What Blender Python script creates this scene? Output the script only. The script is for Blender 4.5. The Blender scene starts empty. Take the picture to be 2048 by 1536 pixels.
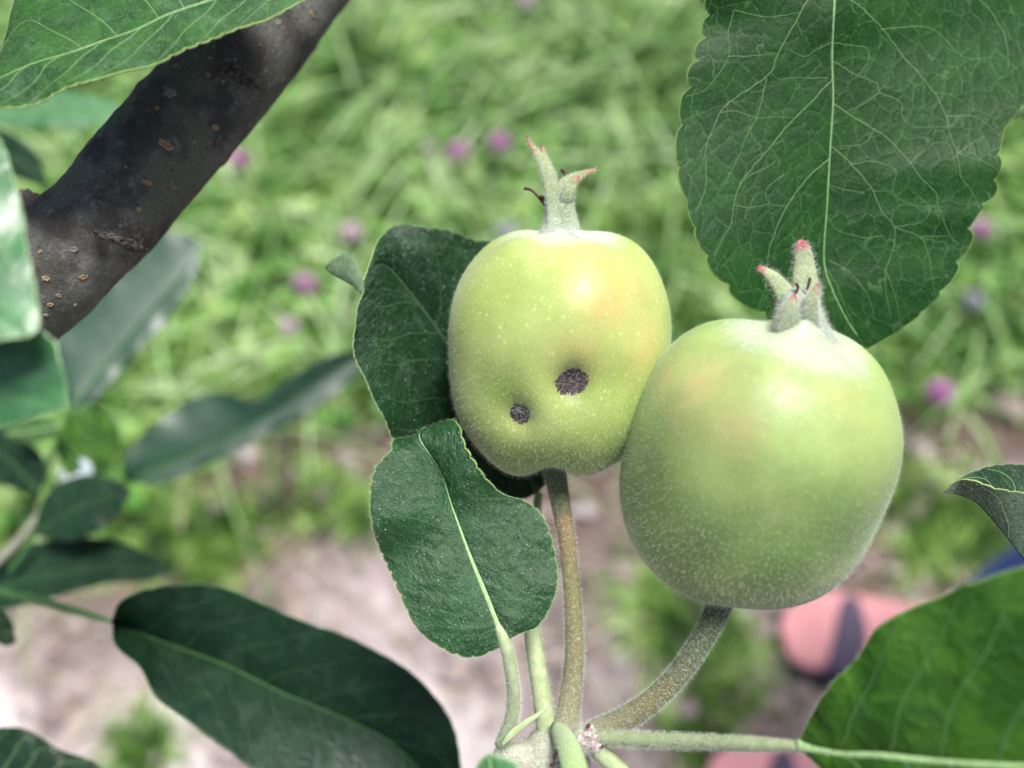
import bpy, math, random
import numpy as np
from mathutils import Vector, Matrix, noise as mnoise

random.seed(7); RNG = np.random.default_rng(11)
scene = bpy.context.scene
COL = scene.collection

# ------------------------------------------------------------------ camera
CAM = np.array([0.0, 0.0, 1.05]); PITCH = math.radians(55); FPX = 1600.0
RGT = np.array([1.0, 0, 0])
FWD = np.array([0, math.cos(PITCH), -math.sin(PITCH)])
UP = np.array([0, math.sin(PITCH), math.cos(PITCH)])
BCK = -FWD
cd = bpy.data.cameras.new('camera'); cam = bpy.data.objects.new('camera', cd); COL.objects.link(cam)
cam.location = CAM; cam.rotation_euler = (math.pi / 2 - PITCH, 0, 0)
cd.sensor_width = 36; cd.lens = 36 * FPX / 2048; cd.clip_start = 0.01; cd.clip_end = 300
cd.dof.use_dof = True; cd.dof.focus_distance = 0.126; cd.dof.aperture_fstop = cd.lens / 3.5; cd.dof.aperture_blades = 0
scene.camera = cam
# ------------------------------------------------------------------ sky, sun, exposure
SUN_EL, SUN_ROT = math.radians(76), math.radians(65)
w = bpy.data.worlds.new('World'); scene.world = w; w.use_nodes = True
nt = w.node_tree; bg = nt.nodes['Background']
sky = nt.nodes.new('ShaderNodeTexSky'); sky.sky_type = 'NISHITA'; sky.sun_disc = False
sky.sun_elevation = SUN_EL; sky.sun_rotation = SUN_ROT; sky.dust_density = 3.0; sky.air_density = 1.0; sky.ozone_density = 1.0
nt.links.new(sky.outputs[0], bg.inputs[0]); bg.inputs[1].default_value = 0.06
sd = bpy.data.lights.new('sun', 'SUN'); sun = bpy.data.objects.new('sun', sd); COL.objects.link(sun)
sd.energy = 3.3; sd.angle = math.radians(24); sd.color = (1.0, 0.965, 0.92)
sdir = Vector((math.sin(SUN_ROT) * math.cos(SUN_EL), math.cos(SUN_ROT) * math.cos(SUN_EL), math.sin(SUN_EL)))
sun.rotation_euler = sdir.to_track_quat('Z', 'Y').to_euler(); sun.location = (0, 0, 5)
vs = scene.view_settings; scene.display_settings.display_device = 'sRGB'
vs.view_transform = 'Standard'; vs.look = 'None'; vs.exposure = 1.2; vs.gamma = 1; vs.use_curve_mapping = False
scene.cycles.use_denoising = True
scene.cycles.max_bounces = 8

# ------------------------------------------------------------------ helpers: space
def P(px, py, d):
    return CAM + d * (FWD + (px - 1024) / FPX * RGT - (py - 768) / FPX * UP)
def PA(a):
    a = np.asarray(a, float)
    return CAM + a[:, 2:3] * (FWD + (a[:, 0:1] - 1024) / FPX * RGT - (a[:, 1:2] - 768) / FPX * UP)
def proj(p):
    q = np.asarray(p) - CAM; d = q @ FWD
    return 1024 + FPX * (q @ RGT) / d, 768 - FPX * (q @ UP) / d, d
def ground(px, py, z=0.0):
    r = FWD + (px - 1024) / FPX * RGT - (py - 768) / FPX * UP
    t = (z - CAM[2]) / r[2]; return CAM + t * r
def spline(pts, n):
    p = np.asarray(pts, float)
    if len(p) == 2:
        t = np.linspace(0, 1, n)[:, None]; return p[0] * (1 - t) + p[1] * t
    e = np.vstack([2 * p[0] - p[1], p, 2 * p[-1] - p[-2]]); out = []
    for i in range(len(p) - 1):
        a, b, c, d = e[i:i + 4]; t = np.linspace(0, 1, 24, endpoint=False)[:, None]
        out.append(.5 * (2 * b + (c - a) * t + (2 * a - 5 * b + 4 * c - d) * t * t + (3 * b - a - 3 * c + d) * t ** 3))
    q = np.vstack(out + [p[-1:]]); s = np.r_[0, np.cumsum(np.linalg.norm(np.diff(q[:, :3], axis=0), axis=1))]
    u = np.linspace(0, s[-1], n)
    return np.stack([np.interp(u, s, q[:, k]) for k in range(q.shape[1])], 1)
def dep(pts, d):
    return [(*p, d) if len(p) == 2 else p for p in pts]
def unit(v):
    return v / (np.linalg.norm(v, axis=-1, keepdims=True) + 1e-12)
def sm(x, a, b):
    t = np.clip((x - a) / (b - a), 0, 1); return t * t * (3 - 2 * t)
def vnoise(p, s, seed=0.0):
    return np.array([mnoise.noise(Vector((float(a[0]) * s + seed, float(a[1]) * s, float(a[2]) * s))) for a in p])

# ------------------------------------------------------------------ helpers: objects
def prop(o, label=None, cat=None, group=None, kind=None):
    for k, v in (('label', label), ('category', cat), ('group', group), ('kind', kind)):
        if v: o[k] = v
    return o
def thing(name, loc, label, cat, group=None):
    o = bpy.data.objects.new(name, None); COL.objects.link(o); o.location = Vector(loc); o.empty_display_size = .01
    return prop(o, label, cat, group)
def mesh(name, v, f, mats, parent=None, mi=None, attrs=None, smooth=True, label=None):
    v = np.asarray(v, float); off = np.array(parent.matrix_world.translation) if False else (np.array(BASE[parent.name]) if parent is not None else np.zeros(3))
    me = bpy.data.meshes.new(name)
    if isinstance(f, np.ndarray):
        n = f.shape[1]; me.vertices.add(len(v)); me.vertices.foreach_set('co', (v - off).ravel())
        me.loops.add(f.size); me.loops.foreach_set('vertex_index', f.ravel().astype(np.int32))
        me.polygons.add(len(f)); me.polygons.foreach_set('loop_start', np.arange(0, f.size, n, dtype=np.int32))
        me.polygons.foreach_set('loop_total', np.full(len(f), n, dtype=np.int32)); me.update(calc_edges=True)
    else:
        me.from_pydata((v - off).tolist(), [], [list(map(int, q)) for q in f])
    for m in (mats if isinstance(mats, (list, tuple)) else [mats]): me.materials.append(m)
    if mi is not None: me.polygons.foreach_set('material_index', np.asarray(mi, dtype=np.int32))
    if smooth: me.polygons.foreach_set('use_smooth', np.ones(len(me.polygons), dtype=bool))
    for k, a in (attrs or {}).items():
        a = np.asarray(a, float)
        if a.ndim == 1: me.attributes.new(k, 'FLOAT', 'POINT').data.foreach_set('value', a)
        elif a.shape[1] == 3: me.attributes.new(k, 'FLOAT_VECTOR', 'POINT').data.foreach_set('vector', a.ravel())
        else: me.attributes.new(k, 'FLOAT_COLOR', 'POINT').data.foreach_set('color', a.ravel())
    me.update()
    o = bpy.data.objects.new(name, me); COL.objects.link(o)
    if parent is not None: o.parent = parent
    BASE[o.name] = off
    if label: o['label'] = label
    return o
BASE = {}
def T(name, loc, label, cat, group=None):
    o = thing(name, loc, label, cat, group); BASE[o.name] = np.array(loc, float); return o
def gridf(nv, nu, wrap=False, off=0):
    i = np.arange(nv - 1)[:, None]; j = np.arange(nu if wrap else nu - 1)[None, :]
    a = i * nu + j; b = i * nu + (j + 1) % nu
    return np.stack([a, b, b + nu, a + nu], -1).reshape(-1, 4) + off
def tube(path, rad, nseg=14, flat=None, twist=None, caps=True):
    """path (n,3), rad (n,) or (n,2): width and thickness radii; returns verts, faces list, path param per vertex"""
    p = np.asarray(path, float); n = len(p); r = np.asarray(rad, float)
    if r.ndim == 1: r = np.stack([r, r], 1)
    t = unit(np.gradient(p, axis=0)); ref = BCK if flat is None else flat
    s = unit(np.cross(t, ref)); b = unit(np.cross(s, t))
    a = np.linspace(0, 2 * np.pi, nseg, endpoint=False)
    v = p[:, None] + r[:, 0][:, None, None] * np.cos(a)[None, :, None] * s[:, None] + r[:, 1][:, None, None] * np.sin(a)[None, :, None] * b[:, None]
    v = v.reshape(-1, 3); f = gridf(n, nseg, True).tolist(); tt = np.repeat(np.linspace(0, 1, n), nseg)
    if caps:
        v = np.vstack([v, p[:1], p[-1:]]); tt = np.r_[tt, 0, 1]; k = len(v)
        for j in range(nseg):
            f.append([k - 2, (j + 1) % nseg, j]); f.append([k - 1, (n - 1) * nseg + j, (n - 1) * nseg + (j + 1) % nseg])
    return v, f, tt
def tubepx(pts, n=40, nseg=16, thick=1.0, bump=0.0, **k):
    """pts: (px, py, depth, width_px)"""
    q = spline(pts, n); r = q[:, 3] * .5 * q[:, 2] / FPX
    if bump: r = r * (1 + bump * np.array([mnoise.noise(Vector((i * .35, 3.1, pts[0][0] * .1))) for i in range(n)]))
    return tube(PA(q[:, :3]), np.stack([r, r * thick], 1), nseg, **k)
def P_axis(q, p):
    c = PA(spline(q, 60)[:, :3]); return np.array([c[np.sum((c - a) ** 2, 1).argmin()] for a in p])
def merge(parts):
    V, F, A = [], [], []; o = 0
    for v, f, t in parts:
        V.append(v); F += [[i + o for i in q] for q in f]; A.append(t); o += len(v)
    return np.vstack(V), F, np.concatenate(A)
def fuzz(name, roots, nrm, length, radius, parent, mat, bend=.6, seed=1, label=None, lvar=.5, lean=None):
    """fine hairs as curves, rooted on a surface"""
    g = np.random.default_rng(int(seed)); n = len(roots); k = 4
    L = length * (1 - lvar + 2 * lvar * g.random(n)) if np.ndim(length) == 0 else length
    d = unit(nrm + bend * g.normal(size=(n, 3)) * .6 + (0 if lean is None else lean)); d2 = unit(d + bend * g.normal(size=(n, 3)))
    pts = np.stack([roots, roots + d * (L * .35)[:, None], roots + d * (L * .6)[:, None] + d2 * (L * .12)[:, None], roots + d * (L * .7)[:, None] + d2 * (L * .42)[:, None]], 1)
    off = BASE[parent.name]; c = bpy.data.hair_curves.new(name); c.add_curves([k] * n)
    c.attributes['position'].data.foreach_set('vector', (pts - off).ravel().astype(np.float32))
    ra = np.tile(np.array([1, .9, .7, .25]) * radius, n)
    if 'radius' not in c.attributes: c.attributes.new('radius', 'FLOAT', 'POINT')
    c.attributes['radius'].data.foreach_set('value', ra.astype(np.float32))
    c.materials.append(mat); o = bpy.data.objects.new(name, c); COL.objects.link(o); o.parent = parent; o['kind'] = 'stuff'
    return o
def scatter(v, f, n, weight=None, seed=0, region=None):
    """random surface points on quads/tris; returns pos, normal, interpolated weight-accepted"""
    g = np.random.default_rng(int(seed)); f4 = np.array([(list(q) + [q[-1]] * (4 - len(q))) for q in f])
    a, b, c, d = (v[f4[:, i]] for i in range(4)); nr = np.cross(c - a, d - b); tri = f4[:, 2] == f4[:, 3]
    nr[tri] = np.cross(b[tri] - a[tri], c[tri] - a[tri]); ar = np.linalg.norm(nr, axis=1)
    if weight is not None: ar = ar * weight[f4].mean(1)
    idx = g.choice(len(f4), n, p=ar / ar.sum()); s, t = g.random(n)[:, None], g.random(n)[:, None]
    p = (a[idx] * (1 - s) + b[idx] * s) * (1 - t) + (d[idx] * (1 - s) + c[idx] * s) * t
    return p, unit(nr[idx])

# ------------------------------------------------------------------ helpers: materials
class M:
    def __init__(s, name):
        s.m = bpy.data.materials.new(name); s.m.use_nodes = True; s.t = s.m.node_tree
        s.b = s.t.nodes['Principled BSDF']; s.o = s.t.nodes['Material Output']
    def n(s, typ, **k):
        x = s.t.nodes.new(typ)
        for a, v in k.items():
            if a.startswith('i_'): s.set(x.inputs[a[2:].replace('_', ' ')], v)
            else: setattr(x, a, v)
        return x
    def set(s, sock, v):
        if isinstance(v, bpy.types.NodeSocket): s.t.links.new(v, sock)
        elif isinstance(v, tuple) and len(v) == 3 and sock.type == 'RGBA': sock.default_value = (*v, 1)
        else: sock.default_value = v
    def attr(s, name): return s.n('ShaderNodeAttribute', attribute_name=name)
    def obj(s): return s.n('ShaderNodeTexCoord').outputs['Object']
    def noise(s, vec, scale, detail=4, rough=.55, dist=0):
        x = s.n('ShaderNodeTexNoise'); s.set(x.inputs['Vector'], vec); x.inputs['Scale'].default_value = scale
        x.inputs['Detail'].default_value = detail; x.inputs['Roughness'].default_value = rough; x.inputs['Distortion'].default_value = dist
        return x.outputs['Fac']
    def noisec(s, vec, scale, detail=2):
        x = s.n('ShaderNodeTexNoise'); s.set(x.inputs['Vector'], vec); x.inputs['Scale'].default_value = scale; x.inputs['Detail'].default_value = detail
        return x.outputs['Color']
    def vor(s, vec, scale, feature='F1', out='Distance', dim='3D', rnd=1.0):
        x = s.n('ShaderNodeTexVoronoi', feature=feature, voronoi_dimensions=dim); s.set(x.inputs['Vector'], vec)
        x.inputs['Scale'].default_value = scale; x.inputs['Randomness'].default_value = rnd
        return x.outputs[out]
    def math(s, op, a, b=0.5, c=None, clamp=False):
        x = s.n('ShaderNodeMath', operation=op, use_clamp=clamp); s.set(x.inputs[0], a); s.set(x.inputs[1], b)
        if c is not None: s.set(x.inputs[2], c)
        return x.outputs[0]
    def vm(s, op, a, b):
        x = s.n('ShaderNodeVectorMath', operation=op); s.set(x.inputs[0], a)
        if op == 'SCALE': s.set(x.inputs['Scale'], b)
        else: s.set(x.inputs[1], b)
        return x.outputs[0]
    def mr(s, v, a, b, c=0.0, d=1.0, smooth=True):
        x = s.n('ShaderNodeMapRange', interpolation_type='SMOOTHSTEP' if smooth else 'LINEAR'); s.set(x.inputs[0], v)
        for i, q in enumerate((a, b, c, d)): s.set(x.inputs[i + 1], q)
        return x.outputs[0]
    def mix(s, fac, a, b):
        x = s.n('ShaderNodeMix', data_type='RGBA'); s.set(x.inputs[0], fac); s.set(x.inputs[6], a); s.set(x.inputs[7], b); return x.outputs[2]
    def ramp(s, fac, stops):
        x = s.n('ShaderNodeValToRGB'); s.set(x.inputs[0], fac); e = x.color_ramp.elements
        while len(e) < len(stops): e.new(.5)
        for q, (p, c) in zip(e, stops): q.position = p; q.color = (*c, 1)
        return x.outputs[0]
    def bump(s, h, dist, strength=1.0, normal=None):
        x = s.n('ShaderNodeBump'); s.set(x.inputs['Height'], h); x.inputs['Distance'].default_value = dist; x.inputs['Strength'].default_value = strength
        if normal is not None: s.set(x.inputs['Normal'], normal)
        return x.outputs[0]
    def pr(s, **k):
        for a, v in k.items(): s.set(s.b.inputs[{'color': 'Base Color', 'rough': 'Roughness', 'normal': 'Normal', 'sss': 'Subsurface Weight', 'spec': 'Specular IOR Level', 'coat': 'Coat Weight', 'coatr': 'Coat Roughness', 'sheen': 'Sheen Weight', 'sssr': 'Subsurface Scale'}[a]], v)
        return s
    def translucent(s, color, fac, normal=None):
        t = s.n('ShaderNodeBsdfTranslucent'); s.set(t.inputs['Color'], color)
        if normal is not None: s.set(t.inputs['Normal'], normal)
        x = s.n('ShaderNodeMixShader'); s.set(x.inputs[0], fac); s.t.links.new(s.b.outputs[0], x.inputs[1]); s.t.links.new(t.outputs[0], x.inputs[2])
        s.t.links.new(x.outputs[0], s.o.inputs[0]); return s

def leaf_mat(name, dark, light, vein, rough=.38, spec=.5, net=.55, speck=.6, peb=.6, trans=.12, tcol=(.12, .3, .03), quilt=.6, edge=(.20, .34, .08), pale=0.0, mott=(.1, .3), stain=None, mm=1000.0, bloom=.35):
    m = M(name); lc = m.attr('leafco').outputs['Vector']      # millimetres across / along the blade
    wob = m.vm('ADD', lc, m.vm('SCALE', m.vm('SUBTRACT', m.noisec(lc, .35, 3), (.5, .5, .5)), 1.3))
    big = m.vor(wob, .27, 'DISTANCE_TO_EDGE'); sml = m.vor(wob, .75, 'DISTANCE_TO_EDGE')
    l1 = m.math('MULTIPLY', m.mr(big, 0.006, .022, 1, 0), m.mr(m.noise(lc, .5), .35, .6, .2, .8))
    l2 = m.math('MULTIPLY', m.mr(sml, 0.01, .04, 1, 0), m.mr(m.noise(lc, .8), .5, .68, 0, .3))
    lines = m.math('MAXIMUM', l1, l2)
    c = m.mix(m.mr(m.noise(lc, .16, 5, .6), .38, .66), dark, light)
    c = m.mix(m.math('MULTIPLY', m.mr(m.noise(lc, 3.0, 3), .45, .7), mott[0]), c, (.16, .33, .06))
    c = m.mix(m.math('MULTIPLY', lines, net), c, vein)
    e = m.attr('edge').outputs['Fac']
    c = m.mix(m.mr(e, .965, .995, 0, .8), c, edge)
    if stain:
        x, y, r, sc = stain
        dd = m.n('ShaderNodeVectorMath', operation='DISTANCE'); m.set(dd.inputs[0], lc); dd.inputs[1].default_value = (x, y, 0)
        c = m.mix(m.math('MULTIPLY', m.mr(dd.outputs['Value'], r * .15, r, 1, 0), m.mr(m.noise(lc, 1.4), .3, .6, .3, .9)), c, sc)
    # tiny pale hairs on the blade, their white glints painted into the colour
    st = m.vm('MULTIPLY', lc, (2.6, 1.3, 1.0)); sp = m.vor(m.vm('ADD', st, m.noisec(lc, 2.0)), 1.0)
    spk = m.math('MULTIPLY', m.mr(sp, .07, .20, 1, 0), m.mr(m.noise(lc, .45, 2), .42, .6, .05, 1))
    c = m.mix(m.math('MULTIPLY', spk, speck), c, (.5, .6, .48))
    h = m.math('ADD', m.math('MULTIPLY', m.mr(big, 0, .22), .9 * quilt), m.math('MULTIPLY', m.mr(sml, 0, .3), .3 * quilt))
    h = m.math('ADD', h, m.math('MULTIPLY', m.noise(lc, 2.6, 4, .7), .75 * peb))
    h = m.math('ADD', h, m.math('MULTIPLY', spk, .35))
    h = m.math('ADD', h, m.math('MULTIPLY', m.noise(lc, .33, 3), 2.2 * peb))
    nb = m.bump(h, .00030, .9)
    r = m.math('ADD', rough - .08, m.math('MULTIPLY', m.noise(lc, .3, 4), .22))
    cc = m.mix(m.math('MULTIPLY', m.mr(m.noise(lc, .22, 5, .65), .48, .72), bloom * .2), c, (.22, .36, .26))
    m.pr(color=cc, rough=r, normal=nb, spec=spec)
    m.translucent(m.mix(m.math('MULTIPLY', lines, .5), m.mix(m.mr(m.noise(lc, .35, 4), .5, .66), tcol, (tcol[0] * 1.8, tcol[1] * 1.6, tcol[2])), (tcol[0] * .5, tcol[1] * .5, tcol[2])), trans, nb)
    return m.m
def simple(name, col, col2=None, scale=400, rough=.6, bump=0.0, bscale=3000, spec=.3, sss=0, sssr=.002, trans=0):
    m = M(name); o = m.obj()
    c = m.mix(m.mr(m.noise(o, scale), .35, .65), col, col2 or col)
    k = dict(color=c, rough=rough, spec=spec, sss=sss)
    if bump: k['normal'] = m.bump(m.noise(o, bscale, 5, .7), bump)
    m.pr(**k); m.b.inputs['Subsurface Scale'].default_value = sssr; m.b.inputs['Subsurface Radius'].default_value = (1, .8, .3)
    if trans: m.translucent(c, trans)
    return m.m
DARK = ((.011, .045, .017), (.020, .075, .022))
MAT = {}
MAT['leaf_front'] = leaf_mat('glossy_leaf', (.008, .046, .014), (.016, .068, .020), (.10, .22, .07), spec=.45, rough=.28, net=.25, speck=.95, peb=1.1, quilt=.35, bloom=.5)
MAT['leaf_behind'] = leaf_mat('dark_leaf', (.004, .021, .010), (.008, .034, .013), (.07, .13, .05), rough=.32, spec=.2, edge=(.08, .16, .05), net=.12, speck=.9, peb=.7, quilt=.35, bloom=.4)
MAT['leaf_net'] = leaf_mat('netted_leaf', (.005, .034, .006), (.010, .052, .009), (.09, .18, .07), rough=.46, spec=.16, net=.6, speck=.3, peb=.10, quilt=.18, stain=(1, 76, 5.5, (.06, .035, .022)), bloom=.08)
MAT['leaf_bright'] = leaf_mat('bright_leaf', (.013, .065, .012), (.032, .12, .018), (.22, .36, .12), spec=.35, rough=.38, net=.3, speck=.7, peb=.9, quilt=.4, trans=.25, edge=(.30, .48, .07), bloom=.8)
MAT['leaf_right'] = leaf_mat('soft_leaf', (.016, .064, .006), (.045, .13, .010), (.12, .26, .06), spec=.2, rough=.5, net=.1, speck=.05, peb=.3, quilt=.5, trans=.3, tcol=(.14, .40, .03), bloom=.2)
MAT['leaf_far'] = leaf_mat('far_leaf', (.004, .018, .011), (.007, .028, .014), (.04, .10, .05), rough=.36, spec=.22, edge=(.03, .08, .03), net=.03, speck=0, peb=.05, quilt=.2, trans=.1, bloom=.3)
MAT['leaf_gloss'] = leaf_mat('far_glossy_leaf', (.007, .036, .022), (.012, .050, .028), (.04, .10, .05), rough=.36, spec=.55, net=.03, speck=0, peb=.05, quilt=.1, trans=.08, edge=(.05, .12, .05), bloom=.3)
MAT['leaf_far_pale'] = leaf_mat('far_pale_leaf', (.03, .13, .04), (.06, .2, .07), (.2, .34, .15), spec=.8, rough=.34, net=.1, speck=0, peb=.06, quilt=.2, trans=.2, bloom=.8, edge=(.3, .5, .25))
MAT['under'] = simple('leaf_underside', (.10, .17, .09), (.15, .23, .13), 900, .75, .0001, 5000, trans=.15)
MAT['under_fold'] = simple('leaf_underside_felt', (.085, .14, .085), (.17, .24, .16), 2500, .8, .0002, 4500, trans=.1)
MAT['rim'] = simple('leaf_rim', (.26, .40, .12), (.34, .48, .16), 1500, .6)
MAT['rim_dark'] = simple('leaf_rim_dark', (.06, .14, .04), (.10, .2, .06), 1500, .6)
MAT['vein'] = simple('leaf_vein', (.13, .23, .09), (.18, .30, .12), 1500, .6)
MAT['vein_net'] = simple('leaf_vein_net', (.075, .16, .055), (.11, .20, .08), 1500, .6)
MAT['vein_dim'] = simple('leaf_vein_dim', (.035, .085, .035), (.05, .11, .045), 1500, .55)
MAT['midrib'] = simple('leaf_midrib', (.22, .36, .14), (.32, .47, .22), 1800, .6, .00008)
MAT['vein_mid'] = simple('leaf_vein_mid', (.045, .12, .035), (.06, .15, .045), 1500, .55)
MAT['petiole'] = simple('leaf_petiole', (.29, .36, .18), (.38, .44, .26), 700, .65, .0001, 4000, sss=.2)
MAT['hair'] = simple('plant_hair', (.60, .67, .60), None, 100, .5, trans=.35)
MAT['wool'] = simple('plant_wool', (.62, .65, .60), None, 100, .6, trans=.3)
MAT['stamen'] = simple('dried_stamen', (.035, .012, .014), (.09, .03, .025), 3000, .6, .0001)
MAT['scab'] = simple('dark_scab', (.022, .015, .016), (.13, .10, .10), 3200, .85, .0004, 3500)

# ------------------------------------------------------------------ leaves
def resamp_side(pts, n, d):
    return spline(dep(pts, d), n)
def leaf(name, label, mid, L, R, d, mat, nv=160, nu=26, teeth=22, tamp=.25, bulge=.8, wave=.3, veins=None, nvein=7, rim='rim', vmat='vein',
         under='under', mrib=(16, 3), pet=None, petw=(24, 26), group=None, cat='leaf', midmat='midrib', under_side=(False, False), vw=2.2, seed=0, petmat='petiole', edgehair=0, facehair=0, thick=.00022, extra=None, bow=0.0):
    g = np.random.default_rng(seed + 5)
    m2 = spline(dep(mid, d), nv); M3 = PA(m2); base = M3[0].copy()
    th = T(name, base, label, cat, group)
    V = np.linspace(0, 1, nv); S = {}
    mat_l = [MAT[mat], MAT[under], MAT[rim], MAT[vmat]]
    allv, allf, alli, ae, alc = [], [], [], [], []; off = 0; surf = {}
    for si, side in enumerate((L, R)):
        s2 = resamp_side(side, nv, d); E3 = PA(s2)
        out = unit(E3 - M3 + 1e-9)
        width = np.linalg.norm(E3 - M3, axis=1)
        ph = V * teeth + .35 * np.sin(V * 9 + si * 2 + seed) + .25 * np.sin(V * 23 + seed); fr = ph - np.floor(ph)
        fr = fr ** .75; tooth = (1 - np.abs(2 * fr - 1) ** 2.6) - .6
        amp = tamp * 1e-3 * (.6 + .4 * np.sin(V * 17 + si)) * np.minimum(1, np.minimum(V, 1 - V) * 14) * np.minimum(1, width / 4e-3)
        tang = unit(np.gradient(M3, axis=0)); nrm = unit(np.cross(tang, out)) * (1 if si else -1)
        nrm = nrm * np.sign((nrm @ BCK).sum() + 1e-9)
        for k in range(3):
            nrm[1:-1] = unit(nrm[:-2] + nrm[1:-1] + nrm[2:])
        u = np.linspace(0, 1, nu) ** .8
        U = u[None, :, None]
        surfp = M3[:, None] * (1 - U) + E3[:, None] * U
        surfp = surfp + out[:, None] * (tooth * amp)[:, None, None] * (U ** 8)
        bl = bulge * 1e-3 * np.sin(np.pi * np.clip(u, 0, 1) ** .75)[None, :] * np.minimum(1, width / 8e-3)[:, None]
        wv = wave * 1e-3 * (np.sin(V * 21 + seed + si * 2.1)[:, None] * u[None] ** 2 + .6 * np.sin(V * 43 + seed * 1.7 + si)[:, None] * u[None] ** 3)
        # ridges between the side veins
        rid = .07e-3 * bulge * np.cos(2 * np.pi * (V[:, None] - .22 * u[None] ** 1.4) * (nvein + 1)) * np.sin(np.pi * u)[None]
        h = bl + wv * np.minimum(1, width / 6e-3)[:, None] - np.abs(rid)
        surfp = surfp + nrm[:, None] * h[..., None]
        surf[si] = surfp
        top = surfp.reshape(-1, 3); nn = np.repeat(nrm, nu, 0)
        bot = top - nn * thick
        ln = np.r_[0, np.cumsum(np.linalg.norm(np.diff(M3, axis=0), axis=1))] * 1000
        lc = np.stack([np.broadcast_to((width * 1000)[:, None] * u[None] * (1 if si else -1), (nv, nu)), np.broadcast_to(ln[:, None], (nv, nu)) - 0 * u[None], np.full((nv, nu), seed * 7.3)], -1).reshape(-1, 3)
        ed = np.broadcast_to(u[None], (nv, nu)).ravel()
        # absolute distance from margin so the pale edge has a constant width
        ed = 1 - (1 - ed) * np.repeat(width, nu) / 8e-3
        f = gridf(nv, nu); fb = f[:, ::-1] + nv * nu
        e0 = np.arange(nv - 1) * nu + nu - 1; rimf = np.stack([e0, e0 + nv * nu, e0 + nu + nv * nu, e0 + nu], 1)
        us = under_side[si]
        allv += [top, bot]; allf += [f + off, fb + off, rimf + off]
        alli += [np.full(len(f), 1 if us else 0), np.full(len(fb), 0 if us else 1), np.full(len(rimf), 2)]
        ae += [ed, ed]; alc += [lc, lc]; off += 2 * nv * nu
        S[si] = (nrm, width)
    V3 = np.vstack(allv); FF = np.vstack(allf); II = np.concatenate(alli); E = np.concatenate(ae); LC = np.vstack(alc)
    # side veins: raised cords half sunk in the blade
    vp = []
    def on(si, uu, vv):
        uu = np.clip(uu, 0, 1); vv = np.clip(vv, 0, 1)
        iu = (uu ** 1.25) * (nu - 1); iv = vv * (nv - 1)
        i0 = np.minimum(iv.astype(int), nv - 2); j0 = np.minimum(iu.astype(int), nu - 2); a = (iv - i0)[:, None]; b = (iu - j0)[:, None]
        s = surf[si]; return (s[i0, j0] * (1 - b) + s[i0, j0 + 1] * b) * (1 - a) + (s[i0 + 1, j0] * (1 - b) + s[i0 + 1, j0 + 1] * b) * a
    if veins is None:
        for si in (0, 1):
            for k in range(nvein):
                v0 = (k + .35 + .3 * g.random() + .25 * si) / (nvein + .6) * .88; uu = np.linspace(0, .93, 26) ** 1.0
                vv = v0 + (.16 + .05 * g.random()) * uu ** .9 + .05 * uu ** 3 + .008 * np.sin(uu * 11 + k)
                if vv[-1] < 1: vp.append((on(si, uu ** .8, vv), vw))
    else:
        uvp = {}
        for si in (0, 1):
            x, y, _ = proj(surf[si].reshape(-1, 3)); uvp[si] = np.stack([x, y], 1)
        for line in veins:
            wv_ = line[0]; q = spline([(a, b, 0) for a, b in line[1:]], 8 * (len(line) - 1))[:, :2]; pts = []
            for c in q:
                best = min(((np.sum((uvp[si] - c) ** 2, 1).min(), si) for si in (0, 1)))
                if best[0] < 60: pts.append(surf[best[1]].reshape(-1, 3)[np.sum((uvp[best[1]] - c) ** 2, 1).argmin()])
            if len(pts) > 4:
                pts = np.array(pts)
                for _ in range(2): pts[1:-1] = (pts[:-2] + 2 * pts[1:-1] + pts[2:]) / 4
                vp.append((pts, wv_))
    k0 = len(V3); vv_, vf_ = [], []
    for pts, w_ in vp:
        keep = np.r_[True, np.linalg.norm(np.diff(pts, axis=0), axis=1) > 1e-6]; pts = pts[keep]
        if len(pts) < 4: continue
        r = np.linspace(w_, w_ * .45, len(pts)) * .5 * d / FPX
        v_, f_, _ = tube(pts, np.stack([r, r * .5], 1), 6, caps=False); vv_.append(v_); vf_.append(gridf(len(pts), 6, True) + k0); k0 += len(v_)
    if vv_:
        V3 = np.vstack([V3] + vv_); F2 = np.vstack(vf_); FF = np.vstack([FF, F2]); II = np.r_[II, np.full(len(F2), 3)]
        n2 = len(V3) - len(E); E = np.r_[E, np.zeros(n2)]; LC = np.vstack([LC, np.zeros((n2, 3))])
    mesh('blade', V3, FF, mat_l, th, II, {'edge': E, 'leafco': LC})
    # midrib and petiole
    if mrib:
        qm = m2[: int(nv * .97)]; r = (mrib[1] + (mrib[0] - mrib[1]) * np.linspace(1, 0, len(qm)) ** 2.0) * .5 * qm[:, 2] / FPX
        v_, f_, t_ = tube(M3[: len(qm)] - BCK * 0, np.stack([r, r * .62], 1), 10)
        mesh('midrib', v_, f_, MAT[midmat], th)
    if pet:
        pp = [(*p, d, 0) if len(p) == 2 else (*p, 0) for p in pet]
        q = np.array(pp, float); q[:, 3] = np.linspace(petw[0], petw[1], len(q)); q[0, 3] *= .6
        v_, f_, t_ = tubepx(q, 36, 14)
        mesh('petiole', v_, f_, MAT[petmat], th)
        th_pet = (v_, f_)
        if edgehair:
            pr_, nr_ = scatter(v_, [x for x in f_], 3500, seed=seed); nr_ = unit(pr_ - P_axis(q, pr_)); fuzz('fuzz', pr_, nr_, .0005, 1.0e-5, th, MAT['hair'], seed=seed)
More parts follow.
